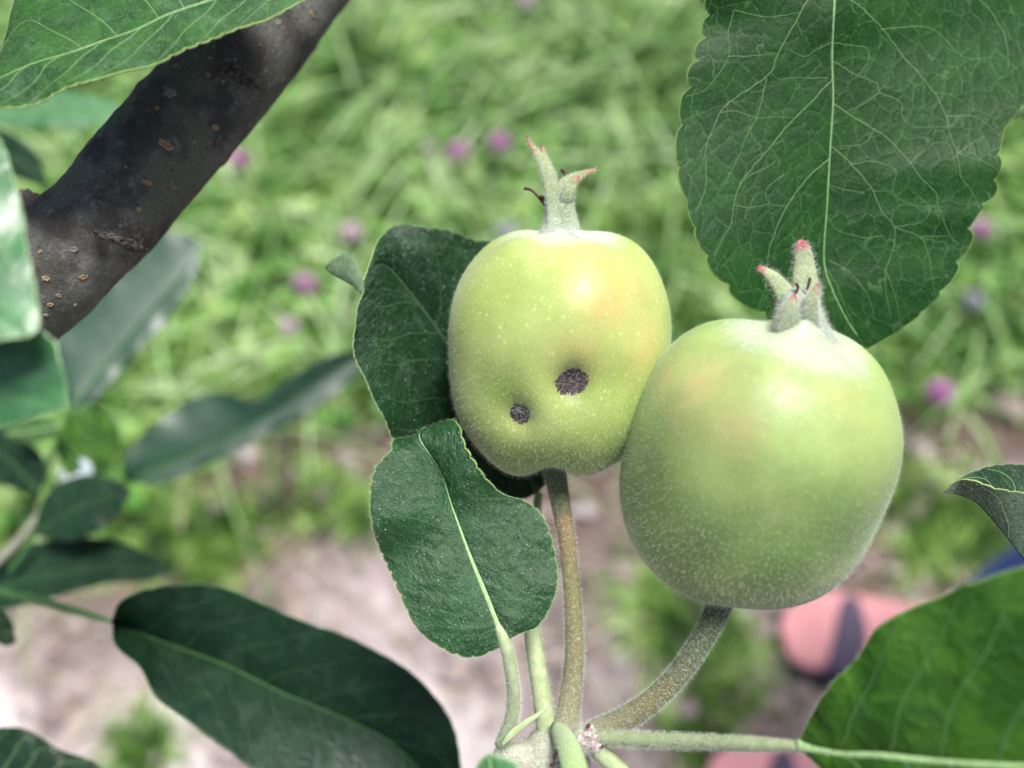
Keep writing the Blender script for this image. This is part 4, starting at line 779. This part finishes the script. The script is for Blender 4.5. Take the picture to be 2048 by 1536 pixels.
# edge of the turf, traced on the ground and stored as y(x)
EDG = np.array([ground(x, y)[:2] for x, y in [(-900, 1130), (-300, 1120), (0, 1090), (150, 1075), (300, 1050), (430, 950), (560, 880), (760, 850), (1000, 860), (1250, 870), (1450, 900), (1650, 890), (1800, 850), (2048, 825), (2500, 800)]])
def turf(x, y):
    e = np.interp(x, EDG[:, 0], EDG[:, 1]); return y - e
tf = sm(turf(GX, GY) + .03 * np.sin(GX * 17) + .02 * np.sin(GY * 41 + GX * 31), -.03, .06)
dust = np.zeros_like(GX)
for px_, py_, r_ in [(60, 1380, .16), (300, 1450, .16), (600, 1500, .13), (850, 1480, .12), (150, 1260, .10), (-300, 1400, .3)]:
    c_ = ground(px_, py_); dust = np.maximum(dust, np.exp(-((GX - c_[0]) ** 2 + (GY - c_[1]) ** 2) / r_ ** 2))
go = mesh('ground', np.stack([GX.ravel(), GY.ravel(), gz.ravel()], 1), gridf(len(ay), len(ax)), ground_mat(), attrs={'turf': tf.ravel(), 'dark_band': (sm(turf(GX, GY) + .05 * np.sin(GX * 13 + 1) + .03 * np.sin(GX * 31), -.34, -.08) * .85).ravel(), 'dust': dust.ravel()})  # soil turns darker brown towards the turf edge
prop(go, 'dry pinkish brown soil under the tree, green further up', kind='structure')
def gh(x, y): return hgt(x, y)

def grass_mat(name, cols, trans=.35, rough=.45):
    m = M(name); g = m.n('ShaderNodeNewGeometry'); o = m.obj(); r = g.outputs['Random Per Island']
    f = m.math('ADD', m.math('MULTIPLY', r, .42), m.math('MULTIPLY', m.mr(m.noise(o, 11, 4, .6), .38, .62), .46)); f = m.math('ADD', f, m.math('MULTIPLY', m.mr(m.noise(o, 3, 2), .35, .65), .2))
    c = m.ramp(f, cols); m.pr(color=c, rough=rough, spec=.25); m.translucent(c, trans); return m.m
def blades(x, y, z0, L, W, lean, az, droop, twist=0):
    """n curved blades, five cross rows each, rounded fold"""
    n = len(x); k = 6; s = np.linspace(0, 1, k)[None]
    hx, hy = np.cos(az)[:, None], np.sin(az)[:, None]
    out = L[:, None] * (s * np.sin(lean)[:, None] + droop[:, None] * s ** 2.2 * .8); up = L[:, None] * (s * np.cos(lean)[:, None] - droop[:, None] * .45 * s ** 3)
    c = np.stack([x[:, None] + hx * out, y[:, None] + hy * out, z0[:, None] + np.maximum(up, .002)], -1)
    wd = W[:, None] * np.array([.6, .9, 1, .85, .55, .06])[None] * .5; sx, sy = -hy, hx
    off = np.stack([wd * sx, wd * sy, wd * .25 * np.ones_like(sx)], -1)
    V = np.stack([c - off, c - np.array([0, 0, .0006]), c + off], 2).reshape(-1, 3); b = np.arange(n)[:, None, None] * (k * 3); i = np.arange(k - 1)[None, :, None] * 3; j = np.arange(2)[None, None, :]
    a = b + i + j; F = np.stack([a, a + 1, a + 4, a + 3], -1).reshape(-1, 4); return V, F
def place(n, dens, g, xr=(-1.9, 1.9), yr=(-.2, 2.6)):
    x = g.uniform(*xr, n * 3); y = g.uniform(*yr, n * 3); p = dens(x, y); k = g.random(n * 3) < p; return x[k][:n], y[k][:n]
def lump(x, y, s, a=0.0): return .5 + .5 * np.sin(x * s + 1.3 * np.sin(y * s * .7 + a)) * np.cos(y * s * .9 + 1.7 * np.sin(x * s * .6 + a * 2))
g = np.random.default_rng(3)
def d_turf(x, y): return sm(turf(x, y), -.03, .10) * (.35 + .65 * lump(x, y, 13, 1))
x, y = place(52000, d_turf, g); n = len(x); hs = .4 + 1.1 * lump(x, y, 21, 2)
V, F = blades(x, y, gh(x, y), g.uniform(.035, .10, n) * hs, g.uniform(.002, .0048, n), g.uniform(.1, .9, n), g.uniform(0, 6.28, n), g.uniform(.2, 1.1, n))
GM = grass_mat('meadow_grass', [(0, (.006, .024, .004)), (.34, (.025, .075, .010)), (.55, (.12, .25, .035)), (.76, (.32, .49, .13)), (1, (.60, .72, .38))])
prop(mesh('grass', V, F, GM), 'dense soft green grass filling the background', 'grass', kind='stuff')
# thinner cover further out, beyond what the close view needs
for xr_, yr_ in (((-6, 6), (2.5, 8)), ((-6, -1.8), (.2, 2.6)), ((1.8, 6), (.2, 2.6))):
    x, y = place(13000, lambda a, b: np.ones_like(a) * .9, g, xr_, yr_); n = len(x)
    V, F = blades(x, y, gh(x, y), g.uniform(.06, .15, n), g.uniform(.007, .014, n), g.uniform(.2, 1.0, n), g.uniform(0, 6.28, n), g.uniform(.2, 1.1, n))
    prop(mesh('far_grass', V, F, GM), 'green grass further out under the orchard', 'grass', kind='stuff')
# long pale arching blades
x, y = place(3300, d_turf, g); n = len(x)
V, F = blades(x, y, gh(x, y), g.uniform(.10, .24, n), g.uniform(.004, .009, n), g.uniform(.35, 1.1, n), g.uniform(0, 6.28, n), g.uniform(.5, 1.3, n))
GM2 = grass_mat('tall_grass', [(0, (.11, .24, .06)), (.5, (.28, .45, .17)), (1, (.58, .68, .44))])
prop(mesh('tall_grass', V, F, GM2), 'long pale arching grass blades in the background', 'grass', kind='stuff')
# low broad leaved weeds: clover trefoils and rosettes
def leaflets(x, y, z, R, g, tri=True):
    n = len(x); k = 8; an = np.linspace(0, 2 * np.pi, k, endpoint=False); V, F = [], []; m = 3 if tri else 1
    for q in range(m):
        a0 = g.uniform(0, 6.28, n) if q == 0 else a0 + 2.09
        cx, cy = x + np.cos(a0) * R * .8, y + np.sin(a0) * R * .8; tx, ty = g.normal(0, .35, n), g.normal(0, .35, n)
        rx, ry = (np.cos(an)[None] * R[:, None]), (np.sin(an)[None] * R[:, None] * .75)
        X = cx[:, None] + rx * np.cos(a0)[:, None] - ry * np.sin(a0)[:, None]; Y = cy[:, None] + rx * np.sin(a0)[:, None] + ry * np.cos(a0)[:, None]
        Z = z[:, None] + (X - cx[:, None]) * tx[:, None] + (Y - cy[:, None]) * ty[:, None] + .15 * np.abs(ry)
        C = np.stack([cx, cy, z], 1)[:, None]; P_ = np.concatenate([C, np.stack([X, Y, Z], -1)], 1); base = sum(len(v) for v in V)
        V.append(P_.reshape(-1, 3)); b = base + np.arange(n)[:, None] * (k + 1); i = np.arange(k)[None]; F.append(np.stack([b + 0 * i, b + 1 + i, b + 1 + (i + 1) % k], -1).reshape(-1, 3))
    return np.vstack(V), np.vstack(F)
def d_weed(x, y): return sm(turf(x, y), -.05, .06) * (.15 + .85 * (1 - lump(x, y, 13, 1)))
x, y = place(13000, d_weed, g); n = len(x); V, F = leaflets(x, y, gh(x, y) + g.uniform(.012, .06, n), g.uniform(.005, .013, n), g)
WM = grass_mat('clover_leaf', [(0, (.012, .05, .01)), (.4, (.065, .19, .028)), (.75, (.20, .38, .09)), (1, (.42, .56, .22))], .3, .5)
prop(mesh('clover_cover', V, F, WM), 'low clover and weeds mixed into the grass', 'ground cover', kind='stuff')
# sparse tufts on the bare soil
TF = [(1330, 1260, .07), (1460, 1330, .05), (1880, 1020, .06), (1940, 1000, .06), (1960, 1080, .05), (420, 1110, .06), (330, 1080, .07), (200, 1060, .07), (290, 1500, .04), (480, 1060, .05), (1400, 1450, .05), (1760, 960, .06), (640, 1000, .05), (720, 1040, .04), (1300, 1180, .05), (1850, 1110, .05), (30, 1100, .06)]
xs, ys = [], []
for px_, py_, r_ in TF:
    c = ground(px_, py_); k = int(150 * r_ / .05); xs.append(c[0] + g.normal(0, r_ * .5, k)); ys.append(c[1] + g.normal(0, r_ * .5, k))
x = np.concatenate(xs); y = np.concatenate(ys); n = len(x)
V, F = blades(x, y, gh(x, y), g.uniform(.02, .06, n), g.uniform(.002, .005, n), g.uniform(.3, 1.1, n), g.uniform(0, 6.28, n), g.uniform(.3, 1, n))
prop(mesh('sparse_grass', V, F, GM), 'thin grass tufts growing on the bare soil', 'grass', kind='stuff')
# straw and stones
def d_soil(x, y): return sm(-turf(x, y), -.10, .02)
x, y = place(900, d_soil, g, yr=(-.3, 1.3)); n = len(x)
V, F = blades(x, y, gh(x, y) + .006, g.uniform(.04, .16, n), g.uniform(.0015, .0035, n), g.uniform(1.35, 1.57, n), g.uniform(0, 6.28, n), g.uniform(0, .25, n))
SM_ = grass_mat('dry_straw', [(0, (.22, .17, .11)), (.6, (.42, .36, .24)), (1, (.60, .54, .42))], .1, .7)
prop(mesh('dry_straw', V, F, SM_), 'scattered dry straw on the bare soil', 'straw', kind='stuff')
x, y = place(5200, d_soil, g, yr=(-.4, 1.4)); n = len(x); R = g.gamma(1.6, .0042, n) + .0015; an = np.linspace(0, 6.2832, 7, endpoint=False); V = []; rows = [(-.3, .7), (.25, 1.0), (.75, .75), (1.0, .04)]
for zz, rr in rows:
    jit = g.uniform(.7, 1.25, (n, 7)); V.append(np.stack([x[:, None] + R[:, None] * rr * jit * np.cos(an), y[:, None] + R[:, None] * rr * jit * np.sin(an) * .8, (gh(x, y) + .003 + R * zz * .7)[:, None] * np.ones(7)], -1))
V = np.stack(V, 1).reshape(-1, 3); b = np.arange(n)[:, None, None] * 28; i = np.arange(3)[None, :, None] * 7; j = np.arange(7)[None, None]
F = np.stack([b + i + j, b + i + (j + 1) % 7, b + i + 7 + (j + 1) % 7, b + i + 7 + j], -1).reshape(-1, 4)
PM = grass_mat('soil_clod', [(0, (.07, .05, .045)), (.4, (.24, .19, .18)), (.8, (.32, .275, .265)), (1, (.50, .46, .45))], 0, .9)
prop(mesh('gravel', V, F, PM), 'pale crumbly clods and small stones on the soil', 'gravel', kind='stuff')

# ------------------------------------------------------------------ clover flowers
MAT['petal'] = simple('clover_petal', (.44, .15, .40), (.62, .30, .56), 300, .6, trans=.2)
MAT['petal_pale'] = simple('pale_clover_petal', (.60, .42, .56), (.70, .52, .64), 300, .6, trans=.2)
MAT['petal_white'] = simple('whitish_clover_petal', (.36, .37, .42), (.46, .46, .50), 300, .6, trans=.2)
MAT['cstem'] = simple('clover_stem', (.10, .20, .06), None, 100, .6)
def clover(px_, py_, zt, R, mat, label):
    c = ground(px_, py_, zt); gz_ = float(gh(c[0], c[1])); th = T('clover_flower', (c[0], c[1], gz_), label, 'clover flower', 'clover flowers in the grass')
    V, F = [], []; nfl = 70; ga = 2.39996
    for k in range(nfl):
        u = 1 - 1.75 * k / nfl; rr = math.sqrt(max(0, 1 - u * u)); d = np.array([rr * math.cos(k * ga), rr * math.sin(k * ga), u]); d2 = unit(d + np.array([0, 0, .5]))
        s = unit(np.cross(d2, [0.3, .2, 1.])); t_ = np.cross(d2, s); b = c + d * R * .35; m_ = b + d2 * R * .45; e = b + d2 * R * .8 * random.uniform(.85, 1.1); o = len(V)
        for p_, w_ in ((b, .07), (m_, .14), (e, .03)):
            for a in range(4): V.append(p_ + (s * math.cos(a * 1.5708) + t_ * math.sin(a * 1.5708)) * R * w_)
        for i_ in range(2):
            for a in range(4): F.append([o + i_ * 4 + a, o + i_ * 4 + (a + 1) % 4, o + i_ * 4 + 4 + (a + 1) % 4, o + i_ * 4 + 4 + a])
        F.append([o + 8, o + 9, o + 10, o + 11])
    mesh('flower_head', np.array(V), F, MAT[mat], th)
    pth = np.array([(c[0] + .01 * math.sin(px_), c[1] + .012, gz_), (c[0] + .006, c[1] + .006, gz_ + zt * .5), (c[0], c[1], zt)]); v, f, _ = tube(spline(pth, 10), np.full(10, .0011), 6, flat=np.array([1., .2, 0])); mesh('stem', v, f, MAT['cstem'], th)
for a in [(478, 322, 0.100, 0.0175, 'petal', 'vivid pink clover head right of the branch at upper left'), (610, 568, 0.080, 0.0162, 'petal', 'pink clover head left of the curled tip of the big dark leaf'),
          (577, 655, 0.070, 0.0128, 'petal_pale', 'small pale pink clover head under a brighter one, left of the dark leaf'), (1000, 288, 0.100, 0.0189, 'petal', 'brightest pink clover head just left of the red sepal tips'),
          (918, 306, 0.090, 0.0196, 'petal', 'dull purple clover head, second left of the red sepal tips'), (858, 296, 0.080, 0.0121, 'petal_pale', 'faint pinkish clover head, leftmost of three in a row by the sepals'),
          (703, 467, 0.080, 0.0162, 'petal_pale', 'pale lilac clover head above the large dark leaf'), (1012, 464, 0.080, 0.0175, 'petal_white', 'greyish white clover head touching the scabbed apple shoulder'),
          (1877, 785, 0.090, 0.0182, 'petal', 'pink clover head right of the larger apple'), (1958, 460, 0.090, 0.0169, 'petal', 'purple clover head by the right margin of the netted leaf'),
          (1945, 603, 0.080, 0.0149, 'petal_white', 'greyish clover head, middle right between two pink ones'),
          (1052, 3, 0.100, 0.0189, 'petal_pale', 'pale pink clover head at the top edge')]: clover(*a)

# ------------------------------------------------------------------ person standing at the right
def skinned(name, nodes, edges, mat, par, sub=2, label=None):
    me = bpy.data.meshes.new(name); off = BASE[par.name]; me.from_pydata([tuple(np.array(p[:3]) - off) for p in nodes], edges, [])
    o = bpy.data.objects.new(name, me); COL.objects.link(o); o.parent = par; sk = o.modifiers.new('skin', 'SKIN')
    for i, p in enumerate(nodes):
        me.skin_vertices[0].data[i].radius = (p[3], p[4] if len(p) > 4 else p[3]); me.skin_vertices[0].data[i].use_root = i == 0
    s = o.modifiers.new('sub', 'SUBSURF'); s.levels = sub; s.render_levels = sub; sk.use_smooth_shade = True; me.materials.append(mat); BASE[o.name] = off
    if label: o['label'] = label
    return o
MAT['skin'] = simple('skin', (.46, .27, .19), (.50, .30, .22), 20, .5, sss=.15, sssr=.01)
MAT['jeans'] = simple('blue_denim', (.10, .16, .52), (.15, .22, .62), 900, .85, .0008, 2500)
MAT['shirt'] = simple('grey_shirt', (.22, .23, .26), (.26, .27, .3), 600, .9)
MAT['haircap'] = simple('brown_hair', (.05, .03, .02), (.09, .05, .03), 300, .6, .002, 400)
MAT['coral'] = simple('coral_shoe_mesh', (.66, .27, .27), (.74, .36, .37), 700, .7, .0006, 1500)
MAT['sole'] = simple('dark_shoe_rubber', (.035, .03, .045), (.06, .05, .07), 200, .75)
MAT['lace'] = simple('dark_shoe_band', (.06, .045, .075), (.10, .08, .12), 400, .8)
toe1 = ground(1556, 1262, .02); toe2 = ground(1405, 1575, .02)
hd = unit(ground(2000, 1330, .02) - toe1)[:2]; hd3 = np.array([hd[0], hd[1], 0]); sd3 = np.array([-hd[1], hd[0], 0]); Z3 = np.array([0, 0, 1.])
heel1 = toe1 + hd3 * .27; heel2 = toe2 + hd3 * .27; pel = (heel1 + heel2) / 2 + np.array([.02, 0, .93]) - hd3 * .05
per = T('person', (heel1[0], (heel1[1] + heel2[1]) / 2, 0), 'person in blue jeans and coral shoes with dark bands standing at the right', 'person')
def leg(h): a = h - hd3 * .055; return a + Z3 * .08, a + Z3 * .30 + hd3 * .01, (a + Z3 * .50 - hd3 * .01)
a1, s1, k1 = leg(heel1); a2, s2, k2 = leg(heel2); sh = pel + Z3 * .50; h1 = pel + sd3 * .09; h2 = pel - sd3 * .09
if (heel1 - heel2) @ sd3 < 0: h1, h2 = h2, h1
F_ = -hd3
def N(p, r, r2=None): return (*p, r, r2 or r)
nodes = [N(pel, .13, .10), N(pel + Z3 * .22, .125, .095), N(sh - Z3 * .06, .15, .10), N(sh + Z3 * .04, .06), N(sh + Z3 * .10 + F_ * .01, .055), N(sh + Z3 * .19 + F_ * .025, .085, .095), N(sh + Z3 * .28 + F_ * .01, .075, .08),
         N(h1 - Z3 * .06, .085), N(k1, .058), N(a1 + Z3 * .02, .04), N(a1 - Z3 * .06 + F_ * .05, .034), N(h2 - Z3 * .06, .085), N(k2, .058), N(a2 + Z3 * .02, .04), N(a2 - Z3 * .06 + F_ * .05, .034)]
edges = [(0, 1), (1, 2), (2, 3), (3, 4), (4, 5), (5, 6), (0, 7), (7, 8), (8, 9), (9, 10), (0, 11), (11, 12), (12, 13), (13, 14)]
for sg in (1, -1):
    S = sd3 * sg; b = len(nodes); sh_ = sh + S * .17 - Z3 * .03
    el = sh_ - Z3 * .28 + S * .05; wr = el - Z3 * .24 + F_ * .06; pa = wr - Z3 * .07 + F_ * .01
    nodes += [N(sh_, .055), N(el, .042), N(wr, .028), N(pa, .034, .018)]; edges += [(2, b), (b, b + 1), (b + 1, b + 2), (b + 2, b + 3)]
    for q_ in range(5):
        o_ = F_ * (.03 - .018 * q_); ln_ = (.05, .075, .08, .075, .06)[q_]; rt = pa + o_ - Z3 * (.0 if q_ == 0 else .03); tpx = rt - Z3 * ln_ * .5 + F_ * (.03 if q_ == 0 else .004); te = tpx - Z3 * ln_ * .45 - S * .018
        c_ = len(nodes); nodes += [N(rt, .010), N(tpx, .009), N(te, .007)]; edges += [(b + 3, c_), (c_, c_ + 1), (c_ + 1, c_ + 2)]
skinned('body', nodes, edges, MAT['skin'], per)
jn = [N(pel - Z3 * .02, .15, .125), N(h1 - Z3 * .06, .105), N(k1, .080), N(s1, .062), N(a1 + Z3 * .0, .060), N(h2 - Z3 * .06, .105), N(k2, .080), N(s2, .062), N(a2 + Z3 * .0, .060), N(pel + Z3 * .16, .138, .11)]
skinned('jeans', jn, [(0, 1), (1, 2), (2, 3), (3, 4), (0, 5), (5, 6), (6, 7), (7, 8), (0, 9)], MAT['jeans'], per)
sn = [N(pel + Z3 * .06, .165, .135), N(pel + Z3 * .26, .15, .12), N(sh - Z3 * .07, .17, .125), N(sh + Z3 * .03, .075)]; se = [(0, 1), (1, 2), (2, 3)]
for sg in (1, -1):
    S = sd3 * sg; sh_ = sh + S * .17 - Z3 * .03; b = len(sn); sn += [N(sh_, .072), N(sh_ - Z3 * .16 + S * .03, .064)]; se += [(2, b), (b, b + 1)]
skinned('shirt', sn, se, MAT['shirt'], per)
skinned('hair', [N(sh + Z3 * .24 - F_ * .02, .10, .10), N(sh + Z3 * .31 - F_ * .005, .085, .085), N(sh + Z3 * .17 - F_ * .05, .07)], [(0, 1), (0, 2)], MAT['haircap'], per)
hc = sh + Z3 * .20 + F_ * .115
skinned('nose', [N(hc + Z3 * .02 - F_ * .02, .008), N(hc + F_ * .012 - Z3 * .01, .012)], [(0, 1)], MAT['skin'], per)
for sg in (1, -1):
    skinned('ear', [N(sh + Z3 * .22 + sd3 * sg * .088, .012, .02), N(sh + Z3 * .18 + sd3 * sg * .086, .010, .012)], [(0, 1)], MAT['skin'], per)
    skinned('eye', [N(hc + Z3 * .025 + sd3 * sg * .032 - F_ * .022, .007), N(hc + Z3 * .025 + sd3 * sg * .038 - F_ * .024, .006)], [(0, 1)], MAT['sole'], per)
skinned('mouth', [N(hc - Z3 * .045 + sd3 * .022 - F_ * .022, .005), N(hc - Z3 * .045 - sd3 * .022 - F_ * .022, .005)], [(0, 1)], MAT['coral'], per)
def shoe(toe, heel):
    d = unit(heel - toe); d[2] = 0; s = np.array([-d[1], d[0], 0]); n, k = 40, 28; t = np.linspace(0, 1, n); base = np.array([toe[0], toe[1], float(gh(toe[0], toe[1])) + .002])
    def loft(wf, z0f, z1f, pw=2.4):
        V = []
        for tt in t:
            for a in np.linspace(0, 2 * np.pi, k, endpoint=False):
                ca, sa = math.cos(a), math.sin(a); e = 2 / pw; xx = math.copysign(abs(ca) ** e, ca) * wf(tt); z0, z1 = z0f(tt), z1f(tt); zz = (z0 + z1) / 2 + math.copysign(abs(sa) ** e, sa) * (z1 - z0) / 2
                V.append(base + d * (tt * .285) + s * (xx + .006 * math.sin(tt * 3.1)) + Z3 * zz)
        v = np.array(V); f = gridf(n, k, True)[:, ::-1].tolist(); v = np.vstack([v, v[:k].mean(0), v[-k:].mean(0)]); m = len(v)
        for j in range(k): f.append([m - 2, j, (j + 1) % k]); f.append([m - 1, (n - 1) * k + (j + 1) % k, (n - 1) * k + j])
        return v, f
    wd = lambda x: .050 * (max(0, 1 - (1 - min(x / .18, 1)) ** 2.3)) ** .5 * (1 - .28 * sm(np.array(x), .3, .6)) * (max(.02, 1 - max(0, (x - .9) / .1) ** 2.4)) ** .5 + .002
    top = lambda x: .030 + .030 * float(sm(np.array(x), 0, .25)) + .035 * float(sm(np.array(x), .3, .62)) - .02 * float(sm(np.array(x), .93, 1))
    sn_ = mesh('sneaker', *loft(lambda x: wd(x) * .98, lambda x: .016, top, 2.1), MAT['coral'], per, label='coral shoe with dark bands')
    sn_b = BASE[per.name]; BASE[sn_.name] = sn_b
    v, f = loft(lambda x: wd(x) * 1.09 + .002, lambda x: 0.0, lambda x: .024 + .006 * math.sin(x * 9), 5); mesh('sole', v, f, MAT['sole'], sn_)
    for x0, x1, w_ in ((.34, .22, .034), (.58, .60, .024), (.74, .70, .02)):
        pts = []
        for a in np.linspace(.0, math.pi, 22):
            xx = x0 + (x1 - x0) * (a / math.pi); ca, sa = math.cos(a), math.sin(a); e = 2 / 2.1; W_ = wd(xx) * 1.0; tp_ = top(xx); pts.append(base + d * (xx * .285) + s * (math.copysign(abs(ca) ** e, ca) * W_) + Z3 * ((.016 + tp_) / 2 + (abs(sa) ** e) * (tp_ - .016) / 2))
        pts = np.array(pts); tg = unit(np.gradient(pts, axis=0)); nn = unit(np.cross(tg, d)); v, f, _ = tube(pts, np.tile([w_ * .5 * 1.1, .003], (22, 1)), 10, flat=unit(np.array([0, 0, 1.0]) + .001)); 
        r_ = []; 
        for i_, p_ in enumerate(pts):
            o_ = unit(p_ - (base + d * ((p_ - base) @ d) + Z3 * .03))
            for a in np.linspace(0, 6.2832, 10, endpoint=False): r_.append(p_ + d * math.cos(a) * w_ * .6 + o_ * math.sin(a) * .003)
        mesh('band', np.array(r_), gridf(22, 10, True), MAT['lace'], sn_)
    return sn_
shoe(toe1, heel1); shoe(toe2, heel2)
